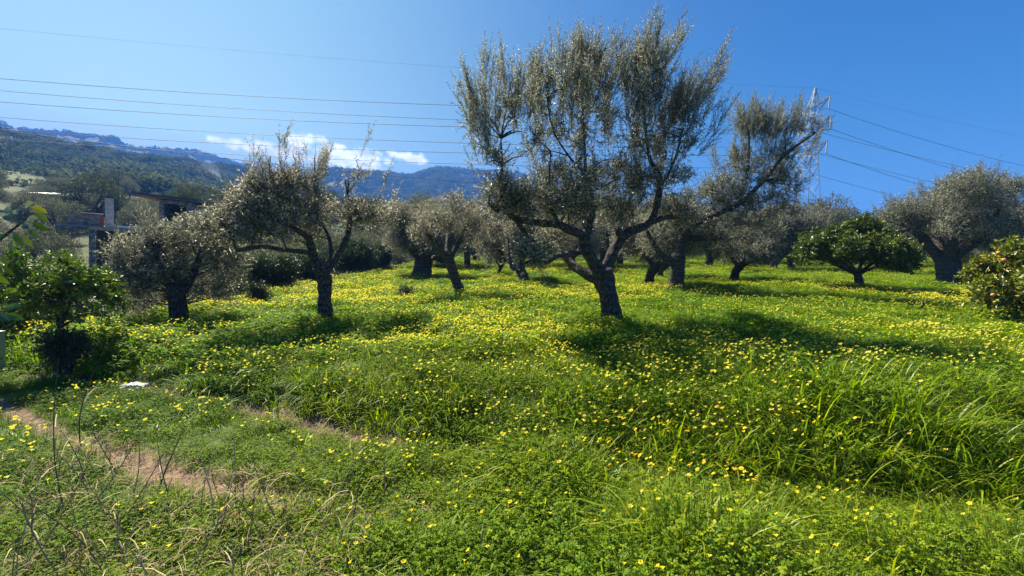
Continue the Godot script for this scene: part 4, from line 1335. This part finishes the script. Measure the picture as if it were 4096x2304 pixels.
	lobes = [
		[Vector3(-0.656, 1.408, 0.200), Vector3(0.54, 0.47, 0.60), 109, 0, Vector3(-0.10, 0, 0.00)], [Vector3(-0.424, 1.689, -0.300), Vector3(0.71, 0.41, 0.70), 130, 4, Vector3(0.00, 0, 0.00)], [Vector3(0.359, 1.925, -0.300), Vector3(0.62, 0.58, 0.70), 130, 0, Vector3(0.10, 0, 0.00)],
		[Vector3(-0.346, 1.107, 0.100), Vector3(0.86, 0.40, 0.80), 139, 0, Vector3(0.00, 0, 0.00)], [Vector3(-0.640, 0.852, 0.400), Vector3(0.48, 0.46, 0.50), 90, 0, Vector3(0.00, 0, 0.00)], [Vector3(0.696, 1.287, -0.300), Vector3(0.52, 0.58, 0.60), 109, 0, Vector3(0.00, 0, 0.00)],
		[Vector3(-0.198, 0.819, -0.500), Vector3(0.78, 0.42, 0.70), 90, 0, Vector3(0.00, 0, 0.00)], [Vector3(-0.878, 0.474, -0.100), Vector3(0.46, 0.33, 0.50), 50, 0, Vector3(0.00, 0, 0.00)], [Vector3(0.551, 0.687, -0.400), Vector3(0.48, 0.34, 0.50), 50, 0, Vector3(0.00, 0, 0.00)],
	]
	tree("olive_tree", "low rounded olive at the terrace edge beside the concrete building", Vector3(-6.738, -0.210, -8.785), limbs, lobes, {"twigs": 4, "size": 0.82, "tint": Color(1.12, 1.15, 1.15)})
	limbs = [
		[[Vector3(0.026, 0.054, 0.000), Vector3(-0.023, 0.453, 0.000), Vector3(-0.051, 0.918, 0.000), Vector3(-0.034, 1.317, 0.000)], [0.2670, 0.2331, 0.2392, 0.2122]],
		[[Vector3(-0.110, 0.981, 0.000), Vector3(-0.659, 1.214, 0.300), Vector3(-1.122, 1.634, 0.500), Vector3(-1.380, 2.058, 0.600)], [0.1461, 0.1170, 0.0831, 0.0507]],
		[[Vector3(-0.028, 1.251, 0.000), Vector3(0.093, 1.959, 0.000), Vector3(0.344, 2.354, 0.200), Vector3(0.875, 2.652, 0.400), Vector3(1.505, 3.022, 0.600), Vector3(2.074, 3.732, 0.800), Vector3(2.606, 4.531, 0.900), Vector3(3.379, 5.207, 1.000)], [0.1857, 0.1454, 0.1106, 0.0896, 0.0756, 0.0618, 0.0489, 0.0242]],
		[[Vector3(1.505, 3.022, 0.600), Vector3(1.703, 4.070, 0.500), Vector3(1.640, 5.300, 0.500)], [0.0630, 0.0505, 0.0313]],
		[[Vector3(0.035, 1.586, 0.000), Vector3(-0.089, 2.397, -0.400), Vector3(-0.214, 3.083, -0.600)], [0.1192, 0.0813, 0.0479]],
		[[Vector3(0.103, 1.854, 0.000), Vector3(1.221, 1.940, -0.500), Vector3(2.604, 2.035, -0.800)], [0.1058, 0.0820, 0.0558]],
	]
	lobes = [
		[Vector3(1.572, 5.112, 0.500), Vector3(0.61, 1.07, 0.60), 19, 118, Vector3(-0.04, 0, 0.00)], [Vector3(2.166, 5.121, 0.600), Vector3(0.65, 1.00, 0.60), 24, 98, Vector3(0.06, 0, 0.00)], [Vector3(1.829, 4.078, 0.500), Vector3(1.22, 0.88, 0.90), 110, 77, Vector3(0.00, 0, 0.00)],
		[Vector3(2.556, 4.429, 0.800), Vector3(0.81, 0.62, 0.70), 26, 31, Vector3(0.15, 0, 0.00)], [Vector3(3.305, 5.321, 1.000), Vector3(0.65, 0.34, 0.40), 19, 0, Vector3(0.60, 0, 0.00)], [Vector3(2.797, 5.021, 0.900), Vector3(0.59, 0.44, 0.50), 15, 15, Vector3(0.30, 0, 0.00)],
		[Vector3(1.102, 3.439, 0.300), Vector3(1.03, 0.71, 1.00), 167, 17, Vector3(0.00, 0, 0.00)], [Vector3(2.201, 2.859, 0.400), Vector3(1.32, 0.70, 1.10), 199, 0, Vector3(0.00, 0, 0.00)], [Vector3(1.105, 2.178, 0.000), Vector3(1.32, 0.66, 1.20), 105, 0, Vector3(0.00, 0, 0.00)],
		[Vector3(-0.173, 2.510, -0.200), Vector3(1.38, 0.80, 1.10), 199, 11, Vector3(0.00, 0, 0.00)], [Vector3(-1.102, 1.766, 0.400), Vector3(0.77, 0.64, 0.80), 65, 0, Vector3(0.00, 0, 0.00)], [Vector3(2.891, 3.628, 0.600), Vector3(0.60, 0.75, 0.70), 90, 0, Vector3(0.00, 0, 0.00)],
		[Vector3(2.286, 1.730, -0.400), Vector3(1.22, 0.48, 1.00), 72, 0, Vector3(0.00, 0, 0.00)], [Vector3(0.927, 3.129, -0.400), Vector3(1.08, 0.81, 1.00), 137, 0, Vector3(0.00, 0, 0.00)],
	]
	tree("olive_tree", "wide olive behind the tallest one with arching branch before the pylon", Vector3(5.526, 0.670, -14.658), limbs, lobes, {"twigs": 5, "twig_r": 0.016, "tint": Color(0.95, 1.0, 0.95)})
	limbs = [
		[[Vector3(0.031, 0.077, 0.000), Vector3(-0.085, 0.407, 0.000), Vector3(-0.253, 0.770, 0.000), Vector3(-0.423, 1.193, 0.000), Vector3(-0.580, 1.368, 0.000)], [0.1617, 0.1366, 0.1487, 0.1607, 0.1235]],
		[[Vector3(-0.553, 1.308, 0.000), Vector3(-0.798, 1.631, 0.300), Vector3(-1.057, 2.006, 0.600)], [0.1112, 0.0844, 0.0470]],
		[[Vector3(-0.395, 1.133, 0.000), Vector3(-0.175, 1.644, -0.200), Vector3(0.036, 2.198, -0.300)], [0.1051, 0.0751, 0.0502]],
		[[Vector3(-0.478, 1.313, 0.000), Vector3(-0.536, 1.947, -0.500), Vector3(-0.443, 2.603, -0.700)], [0.0865, 0.0638, 0.0387]],
	]
	lobes = [
		[Vector3(-0.828, 2.252, 0.300), Vector3(0.60, 0.43, 0.80), 62, 0, Vector3(0.00, 0, 0.00)], [Vector3(-0.113, 2.393, -0.200), Vector3(0.75, 0.56, 0.90), 74, 5, Vector3(0.00, 0, 0.00)], [Vector3(0.431, 2.558, -0.300), Vector3(0.53, 0.56, 0.70), 43, 3, Vector3(0.00, 0, 0.00)],
		[Vector3(-1.168, 1.859, 0.600), Vector3(0.42, 0.35, 0.60), 31, 0, Vector3(0.00, 0, 0.00)], [Vector3(-0.416, 2.891, -0.400), Vector3(0.63, 0.35, 0.80), 43, 3, Vector3(0.00, 0, 0.00)], [Vector3(0.279, 1.887, -0.300), Vector3(0.57, 0.35, 0.60), 31, 0, Vector3(0.00, 0, 0.00)],
	]
	tree("olive_tree", "small olive with leaning trunk left of the tallest tree", Vector3(-1.607, 0.212, -13.616), limbs, lobes, {"twigs": 4, "sprays": kit.far_bush, "wands": kit.far_wand, "size": 0.8, "tint": Color(1.15, 1.1, 1.06)})
	# olives farther back: [base, height, spread, trunk radius, density, label]
	for q in [
		[Vector3(-4.331, 0.192, -20.908), 4.0, 4.2, 0.42, 1.5, "old olive with very stout trunk beside the pale path", Color(1.0, 0.98, 0.96)],
		[Vector3(0.451, 0.430, -18.566), 3.4, 3.8, 0.2, 1.2, "short-trunked olive seen below the low branch of the tallest tree", Color(1.05, 1, 0.98)],
		[Vector3(5.359, 0.694, -17.048), 3.7, 3.4, 0.17, 1.1, "slim olive just behind the tallest tree on its right", Color(1, 1, 0.98)],
		[Vector3(6.948, 0.874, -20.698), 3.8, 3.4, 0.17, 1.0, "olive trunk in the gap between two nearer trunks", Color(1, 1, 1)],
		[Vector3(9.901, 1.026, -19.489), 3.2, 3.4, 0.16, 1.1, "small shaded olive under the crown of the wide olive", Color(0.9, 1, 0.9)],
		[Vector3(16.098, 1.579, -27.213), 4.6, 4.2, 0.2, 1.1, "far olive with thin trunk left of the pylon foot", Color(0.95, 1, 0.95)],
		[Vector3(17.206, 1.646, -27.218), 4.4, 4.0, 0.18, 1.1, "far olive with thin trunk right below the pylon", Color(0.95, 1, 0.95)],
		[Vector3(16.968, 1.402, -17.103), 4.8, 4.5, 0.36, 1.7, "big round olive with double trunk in the right of the grove", Color(0.95, 1.02, 0.98)],
		[Vector3(21.238, 1.707, -19.093), 3.6, 3.6, 0.22, 1.3, "olive half hidden behind the orange tree", Color(0.95, 1, 1)],
		[Vector3(21.423, 1.832, -24.078), 4.0, 3.4, 0.18, 1.0, "olive between the dark citrus and the big round olive", Color(0.92, 1, 0.9)],
		[Vector3(-0.703, 0.439, -22.047), 2.4, 1.9, 0.09, 0.6, "young olive on the bright grass behind the meadow", Color(0.85, 1.0, 0.8)],
		[Vector3(3.448, 0.769, -25.477), 4.0, 4.2, 0.22, 1.2, "far olive straight behind the fork of the tallest tree", Color(1.05, 1, 0.98)],
	]:
		var plan := olive_plan(q[1], q[2], q[3], q[4], 0.3 if q[1] > 4.2 else 0.14)
		tree("olive_tree", q[5], q[0], plan[0], plan[1], {"twigs": 2, "sprays": kit.far_bush, "wands": kit.far_wand, "size": 0.95, "tint": q[6] * 0.98, "twig_r": 0.02})
	# citrus trees
	var ct := citrus_plan(2.75, 4.2, 0.12, 62.0, -0.35)
	tree("citrus_tree", "dark green citrus tree standing alone before the grey olives", Vector3(12.234, 1.077, -15.479), ct[0], ct[1], {"sprays": kit.citrus, "wands": kit.citrus, "mat": M.citrus, "twigs": 2, "group": "citrus trees", "size": 1.15, "vary": 0.35, "tint": Color(1.15, 1.1, 1.0)})
	ct = citrus_plan(2.05, 2.9, 0.08, 52.0, 0.0, 0.14)
	var ot := tree("orange_tree", "orange tree with ripe fruit at the right edge of the picture", on(10.85, -8.75), ct[0], ct[1], {"sprays": kit.citrus, "wands": kit.citrus, "mat": M.citrus, "twigs": 3, "group": "citrus trees", "size": 1.0, "tint": Color(2.5, 1.9, 1.1)})
	var om := SphereMesh.new()
	om.radius = 0.034; om.height = 0.066; om.radial_segments = 16; om.rings = 8
	for q in [Vector3(8.937, 2.225, -8.150), Vector3(9.058, 2.101, -8.150), Vector3(8.892, 1.444, -8.100)]:
		put("orange", om, M.orange, ot, q - ot.position)
	ct = citrus_plan(1.75, 1.6, 0.045, 13.0)
	tree("citrus_tree", "slender young citrus with glossy leaves at the terrace corner", Vector3(-6.701, -0.282, -6.424), ct[0], ct[1], {"sprays": kit.citrus, "wands": kit.citrus, "mat": M.citrus, "twigs": 3, "group": "citrus trees", "size": 0.7, "tint": Color(1.8, 1.7, 1.1)})
	ct = citrus_plan(2.2, 2.3, 0.06, 17.0, 0.0, 0.2)
	tree("citrus_tree", "leafy citrus on the lower terrace below the chimney", on(-9.1, -8.2), ct[0], ct[1], {"sprays": kit.citrus, "wands": kit.citrus, "mat": M.citrus, "twigs": 2, "group": "citrus trees", "size": 0.85, "tint": Color(1.7, 1.6, 1.1)})
	# bushes along the terrace edge
	for q in [
		[Vector3(-6.218, -0.262, -6.013), 0.5, 0.55, 170, "low dark bush at the foot of the young citrus", 0.6],
		[on(-8.4, -10.6), 1.1, 1.2, 360, "dark bush right of the low rounded olive", 0.9],
		[on(-8.9, -12.8), 1.5, 1.9, 520, "dark bush on the terrace edge behind the low olive", 1.0],
		[on(-8.6, -15.5), 1.5, 2.0, 520, "shadowy bush left of the straight dark trunk", 1.0],
		[on(-8.9, -19.0), 1.9, 2.4, 600, "broad dark bush behind the straight dark trunk", 1.2],
		[on(-8.5, -23.0), 2.1, 2.8, 650, "large dark bush at the end of the hedge", 1.3],
		[on(-8.7, -27.5), 2.2, 2.8, 600, "far dark bush before the pale path", 1.4],
		[Vector3(-3.081, 0.080, -12.658), 0.45, 0.35, 60, "little green bush alone in the yellow flowers", 0.6],
		[Vector3(-6.974, -0.172, -11.987), 0.6, 0.6, 120, "small pale green bush at the meadow margin", 0.7],
		[on(-10.6, -9.6), 1.6, 2.0, 520, "bush on the lower terrace behind the low olive trunk", 1.0],
		[on(-10.4, -7.2), 1.2, 1.6, 260, "bush behind the dead brambles", 0.9],
	]:
		bush("bush", q[4], q[0], q[1], q[2], q[3], kit.shrub, M.citrus, Color(0.9, 0.95, 0.9), "bushes along the terrace edge", "bush", q[5])
	# bare brambles by the post
	var br := thing("dead_brambles", "tangle of leafless brown brambles beside the pale post", "brambles", on(-8.35, -6.4))
	for i in 36:
		var sk := Hull.new()
		var a := rr(0, TAU)
		var b0 := Vector3(rr(-0.5, 0.5), -0.05, rr(-0.5, 0.5))
		var e := b0 + Vector3(cos(a) * 0.5, rr(0.3, 1.0), sin(a) * 0.5)
		tube(sk, [b0, b0.lerp(e, 0.5) + Vector3(0, rr(0.1, 0.35), 0), e], [0.007, 0.005, 0.002], 4, 4, 0.02)
		put("cane", sk.mesh(), M.cane, br)
	# trees beyond the meadow, on the lower terrace and in the valley
	var grey := [Color(0.09, 0.105, 0.066), Color(0.12, 0.13, 0.092), Color(0.065, 0.078, 0.046), Color(0.22, 0.22, 0.18), Color(0.15, 0.155, 0.12)]
	var green := [Color(0.045, 0.065, 0.028), Color(0.06, 0.08, 0.03), Color(0.035, 0.05, 0.024), Color(0.085, 0.1, 0.045)]
	var protos := []
	var hide := Vector3(0, -60, 0)
	var spots := [
		[-11.0, 14.5, 0], [-12.5, 18.5, 1], [-11.5, 23.0, 2], [-14.5, 21.5, 0], [-13.0, 28.0, 1], [-17.0, 30.0, 2], [-11.0, 33.0, 0], [-15.0, 37.0, 1],
		[-20.5, 40.0, 2], [-26.0, 41.0, 0], [-33.0, 43.0, 1], [-29.0, 48.0, 4], [-39.0, 47.0, 2], [-45.0, 53.0, 0], [-37.0, 56.0, 1], [-24.0, 55.0, 2], [-51.0, 60.0, 1], [-18.0, 50.0, 0],
		[-12.0, 46.0, 1], [-57.0, 66.0, 2], [-46.0, 70.0, 4], [-64.0, 76.0, 0], [-30.0, 68.0, 1], [-38.0, 80.0, 2], [-20.0, 66.0, 0], [-10.0, 60.0, 1], [-53.0, 88.0, 2], [-70.0, 92.0, 4],
		[-26.0, 84.0, 0], [-14.0, 78.0, 1], [-60.0, 108.0, 0], [-42.0, 104.0, 1], [-80.0, 112.0, 2], [-24.0, 108.0, 4], [-90.0, 130.0, 0], [-66.0, 134.0, 1], [-8.0, 96.0, 2], [-48.0, 128.0, 0],
		[-5.5, 33.0, 0], [-2.0, 36.0, 1], [1.5, 31.0, 2], [4.5, 35.0, 0], [8.0, 33.0, 1], [11.5, 37.0, 2], [14.0, 31.5, 0], [17.5, 38.0, 1], [21.0, 36.0, 2], [-4.0, 44.0, 1], [3.0, 46.0, 2], [9.5, 48.0, 0], [16.0, 50.0, 1],
		[24.0, 33.0, 0], [27.0, 30.0, 1], [31.0, 34.0, 2], [35.0, 31.0, 0], [29.0, 26.0, 3], [25.0, 24.0, 3], [34.0, 41.0, 1], [24.0, 45.0, 2], [40.0, 38.0, 0], [44.0, 44.0, 1], [20.5, 27.5, 3], [13.0, 25.0, 3], [-3.0, 28.5, 0], [-34.0, 37.0, 1], [-30.5, 37.0, 2], [-58.5, 54.0, 0], [-55.0, 53.0, 1], [-61.5, 56.0, 2], [-58.0, 60.0, 4], [-36.0, 33.0, 2], [30.0, 52.0, 0], [37.0, 56.0, 1], [44.0, 60.0, 2], [34.0, 47.0, 3], [50.0, 54.0, 0], [41.0, 50.0, 3], [22.0, 40.0, 0], [6.0, 29.5, 1], [-6.5, 30.0, 1], [10.0, 42.0, 0], [19.0, 33.0, 2], [-1.0, 52.0, 0], [6.0, 55.0, 1], [13.0, 44.0, 2], [27.0, 38.0, 1], [-6.8, 38.0, 2], [37.0, 36.0, 2], [47.0, 48.0, 0], [55.0, 62.0, 1], [28.0, 60.0, 2], [20.0, 58.0, 0], [12.0, 62.0, 1], [2.0, 64.0, 2], [33.0, 65.0, 0],
	]
	for i in 70:
		var a := deg_to_rad(rr(-52.0, -10.0))
		var d := sqrt(rr(44.0 * 44.0, 165.0 * 165.0))
		spots.append([sin(a) * d, cos(a) * d, [0, 1, 2, 0, 1, 2, 4][rng.randi() % 7]])
	for k in 5:
		protos.append(null)
	# which landmark each stands behind, and how near it is among those: the words that single it out
	var marks := [[-1.06, "left of the unfinished building"], [-0.88, "behind the unfinished building"], [-0.7, "behind the concrete shed"], [-0.5, "behind the gap left of the straight-trunked olive"], [-0.3, "behind the straight-trunked olive"], [-0.1, "behind the leaning olive"], [0.3, "straight behind the tallest olive"], [0.5, "behind the wide olive"], [0.68, "left of the pylon foot"], [0.85, "behind the dark citrus"], [99.0, "behind the big round olive"]]
	var nth := ["nearest", "second", "third", "fourth", "fifth", "sixth", "seventh", "eighth", "ninth", "tenth", "eleventh", "twelfth", "thirteenth", "fourteenth", "fifteenth", "sixteenth", "seventeenth", "eighteenth", "nineteenth", "twentieth", "twenty-first", "twenty-second", "twenty-third", "twenty-fourth", "twenty-fifth", "twenty-sixth", "twenty-seventh"]
	spots.sort_custom(func(a, b): return Vector2(a[0], a[1]).length() < Vector2(b[0], b[1]).length())
	var met := {}
	for q in spots:
		var k: int = q[2]
		var where := on(q[0], -q[1], -0.05)
		var grp := "far olives beyond the meadow" if q[0] > EDGE else "olives on the lower ground"
		var what := "grey olive"
		if k == 3:
			grp = "far citrus bushes"; what = "round dark citrus"
		elif k == 4:
			grp = "dark evergreens on the lower ground"; what = "tall dark evergreen"
		var mark := ""
		for m in marks:
			if q[0] / q[1] < m[0]:
				mark = m[1]
				break
		var key := what + mark
		met[key] = met.get(key, -1) + 1
		var lab := "%s far %s %s" % [nth[mini(met[key], 26)], what, mark]
		if protos[k] == null:
			if k < 3: protos[k] = far_tree("grove_tree", lab, where, [4.2, 4.6, 3.8][k], [4.6, 4.2, 4.8][k], 9000, grey, grp, 0.26, 0.17)
			elif k == 3: protos[k] = far_tree("citrus_tree", lab, where, 2.6, 3.2, 6000, green, grp, 0.2, 0.14)
			else: protos[k] = far_tree("evergreen_tree", lab, where, 7.5, 8.0, 9000, green, grp, 0.25, 0.3)
		else:
			copy_tree(protos[k], lab, where, rr(1.0, 1.4) if q[0] > EDGE else rr(0.85, 1.25), rr(0.9, 1.1), grp)

func make_power_line() -> void:
	var at := on(48.8, -76.0, -1.0)
	var turn := deg_to_rad(-6.0)
	var t := make_pylon(at, turn)
	var hang := []
	for q in [[31.0, 4.6, 1], [31.0, 4.6, -1], [27.0, 5.6, 1], [27.0, 5.6, -1], [22.5, 5.0, 1], [22.5, 5.0, -1]]:
		hang.append(t.transform * Vector3(0, q[0] + 0.5 - 2.4, q[2] * (half_width(q[0]) + q[1])))
	var ends := [Vector3(-79.665, 22.233, -64.000), Vector3(-89.688, 22.949, -72.000), Vector3(-79.779, 18.980, -64.000), Vector3(-89.837, 18.711, -72.000), Vector3(-79.914, 15.143, -64.000), Vector3(-89.956, 15.318, -72.000)]
	var names := ["highest", "second", "third", "fourth", "fifth", "lowest"]
	for i in 6:
		cable("%s conductor running left from the pylon across the sky" % names[i], hang[i], ends[i], 1.6, 0.034)
	var far := [Vector3(134.348, 27.226, -104.000), Vector3(150.279, 27.554, -116.000), Vector3(135.179, 22.150, -104.000), Vector3(151.209, 21.872, -116.000), Vector3(136.166, 16.117, -104.000), Vector3(152.314, 15.119, -116.000)]
	for i in 6:
		cable("%s conductor sloping down right from the pylon" % names[i], hang[i], far[i], 1.2, 0.034)
	cable("thin earth wire running left from the pylon peak", t.transform * Vector3(0, 35, 0), Vector3(-84.384, 30.924, -68.000), 1.0, 0.012)
	cable("thin earth wire sloping right from the pylon peak", t.transform * Vector3(0, 35, 0), Vector3(140.855, 36.302, -110.000), 1.0, 0.012)
	cable("dark low cable slanting down across the hillside", Vector3(-68.671, 13.389, -55.000), Vector3(4.981, 20.222, -120.000), 1.0, 0.05)

func make_small_things() -> void:
	# clods and small stones in the two ruts
	var stones := []
	for k in 3:
		var st := Soup.new()
		var ring := []
		for j in 3:
			for i in 6:
				var a := i * TAU / 6 + j * 0.5
				var rad: float = [0.8, 1.0, 0.5][j] * rr(0.75, 1.2)
				ring.append(Vector3(cos(a) * rad, [-0.4, 0.15, 0.6][j] * rr(0.7, 1.2), sin(a) * rad * 0.8))
		for j in 2:
			for i in 6:
				var n := (i + 1) % 6
				st.quad(ring[j * 6 + i], ring[j * 6 + n], ring[j * 6 + 6 + n], ring[j * 6 + 6 + i], Color.WHITE * rr(0.9, 1.1))
		for i in 6:
			st.tri(ring[12 + i], ring[12 + (i + 1) % 6], Vector3(0, 0.7, 0), Color.WHITE)
		stones.append(st.mesh())
	var sp := [[[], []], [[], []], [[], []]]
	for i in 1500:
		var x := rr(-7.5, 3.4)
		var rear := rng.randf() < 0.5
		var f := (line_at(rear_rut, x) if rear else line_at(front_rut, minf(x, 0.3))) + rng.randfn() * 0.1
		var k := i % 3
		var s := 0.004 + 0.016 * pow(rng.randf(), 4.0)
		sp[k][0].append(Transform3D(Basis(Vector3.UP, rr(0, TAU)) * Basis.from_scale(Vector3(s, s, s)), Vector3(x, land(x, f) + s * 0.2, -f)))
		sp[k][1].append(Color(0.26, 0.19, 0.13).lerp(Color(0.36, 0.32, 0.27), rng.randf()) * rr(0.6, 1.1))
	var sg := Node3D.new()
	sg.name = "clods_and_pebbles"
	add_child(sg)
	tag(sg, "brown clods and small stones lying in the two ruts", "stones", "", "stuff")
	for k in 3: scatter("pebbles", stones[k], M.stone, sp[k][0], sp[k][1], sg)
	# a white bag dropped beside the rear rut
	var bag := Hull.new()
	for j in 9:
		for i in 18:
			var a := i * TAU / 18
			var v := j / 8.0 * PI
			var d := Vector3(cos(a) * sin(v), cos(v), sin(a) * sin(v))
			var r := 1.0 + 0.5 * n2.get_noise_3d(d.x * 60.0, d.y * 60.0, d.z * 60.0) + 0.45 * n2.get_noise_3d(d.x * 190.0, d.y * 190.0, d.z * 190.0)
			bag.v.append(d * r * Vector3(0.15, 0.05, 0.08))
	for j in 8:
		for i in 18:
			var a := j * 18 + i
			var b := j * 18 + (i + 1) % 18
			bag.face(a, b + 18, b); bag.face(a, a + 18, b + 18)
	var bo := put("plastic_bag", bag.mesh(), M.bag, self, on(-5.020, -5.726, 0.05))
	tag(bo, "crumpled white plastic bag lying beside the rear rut", "bag")
	bo.rotation.y = 0.3
	bo.rotation.z = 0.06
	# post at the left edge
	var po := thing("fence_post", "pale green painted post cut by the left picture edge", "post", Vector3(-7.639, -0.339, -6.420))
	block("shaft", Vector3(-0.06, -0.3, -0.06), Vector3(0.06, 0.36, 0.06), M.post, po)
	block("cap", Vector3(-0.065, 0.362, -0.065), Vector3(0.065, 0.38, 0.065), M.post, po)
	# lemon branch reaching in from the left
	var root: Vector3 = Vector3(-3.151, 0.975, -2.000)
	root.y = land(root.x, 2.0)
	var lt := thing("lemon_tree", "lemon branch with glossy and yellow leaves entering at the left edge", "tree", root, "citrus trees")
	var sk := Hull.new()
	var a0: Vector3 = Vector3(-2.971, 1.211, -2.000) - root
	var a1: Vector3 = Vector3(-2.401, 1.504, -1.950) - root
	var a2: Vector3 = Vector3(-2.171, 1.630, -1.900) - root
	var a3: Vector3 = Vector3(-2.083, 1.703, -1.900) - root
	tube(sk, [Vector3(0, -0.1, 0), Vector3(0.02, 0.45, 0), a0, a1, a2, a3], [0.035, 0.03, 0.018, 0.008, 0.005, 0.002], 7, 5, 0.05)
	put("trunk", sk.mesh(), M.bark, lt)
	var kinds := []
	for c in [Color(0.05, 0.1, 0.018), Color(0.08, 0.14, 0.018), Color(0.15, 0.19, 0.02), Color(0.5, 0.4, 0.02), Color(0.04, 0.08, 0.018)]:
		kinds.append(lemon_leaf(0.068, 0.03, c))
	for q in [
		[Vector3(-2.100, 1.722, -1.880), 3, 0.4], [Vector3(-2.095, 1.728, -1.900), 3, -0.3], [Vector3(-2.071, 1.709, -1.900), 2, -0.7], [Vector3(-2.065, 1.679, -1.860), 3, 0.0], [Vector3(-2.153, 1.691, -1.900), 1, 2.6], [Vector3(-2.122, 1.668, -1.850), 0, 2.9],
		[Vector3(-2.196, 1.692, -1.900), 1, 2.4], [Vector3(-2.199, 1.652, -1.880), 2, 3.0], [Vector3(-2.159, 1.649, -1.920), 4, -0.2], [Vector3(-2.093, 1.660, -1.900), 0, -0.5], [Vector3(-2.172, 1.613, -1.900), 0, -1.0], [Vector3(-2.165, 1.606, -1.860), 1, -2.4], [Vector3(-2.129, 1.607, -1.900), 2, -1.2],
		[Vector3(-2.185, 1.569, -1.900), 2, -0.9], [Vector3(-2.234, 1.557, -1.900), 4, -2.0], [Vector3(-2.268, 1.581, -1.900), 0, 2.8], [Vector3(-2.221, 1.515, -1.900), 1, -1.4], [Vector3(-2.284, 1.623, -1.900), 1, 2.0], [Vector3(-2.052, 1.634, -1.850), 1, -0.8],
		[Vector3(-2.228, 1.279, -1.900), 2, 0.2], [Vector3(-2.226, 1.289, -1.920), 1, 0.0], [Vector3(-2.250, 1.251, -1.900), 0, -0.4], [Vector3(-2.193, 1.257, -1.880), 1, -0.3], [Vector3(-2.219, 1.466, -1.900), 4, -1.2], [Vector3(-2.255, 1.426, -1.900), 2, -1.0]]:
		var d := Vector3(cos(q[2]), sin(q[2]), rr(-0.5, 0.5)).normalized()
		var y := d
		var x := y.cross(Vector3(rr(-0.4, 0.4), 0.4, 1.0)).normalized()
		put("leaf", kinds[q[1]], M.lemon, lt, q[0] - root).basis = Basis(x, y, x.cross(y)) * Basis.from_scale(Vector3.ONE * rr(0.75, 1.1))
	sk = Hull.new()
	tube(sk, [a0, Vector3(-2.519, 1.209, -1.950) - root, Vector3(-2.221, 1.270, -1.900) - root], [0.012, 0.008, 0.002], 5, 4, 0.05)
	put("twig", sk.mesh(), M.bark, lt)

func lemon_leaf(l: float, w: float, k: Color) -> ArrayMesh:
	var s := Soup.new()
	var prof := [0.0, 0.55, 0.9, 1.0, 0.85, 0.5, 0.0]
	for i in 6:
		var t0_ := i / 6.0
		var t1 := (i + 1) / 6.0
		for sd in [-1.0, 1.0]:
			var a := Vector3(0, l * t0_, -0.12 * l * t0_ * t0_)
			var b := Vector3(0, l * t1, -0.12 * l * t1 * t1)
			s.quad(a, a + Vector3(sd * w * 0.5 * prof[i], 0, w * 0.12 * prof[i]), b + Vector3(sd * w * 0.5 * prof[i + 1], 0, w * 0.12 * prof[i + 1]), b, k)
	return s.mesh()
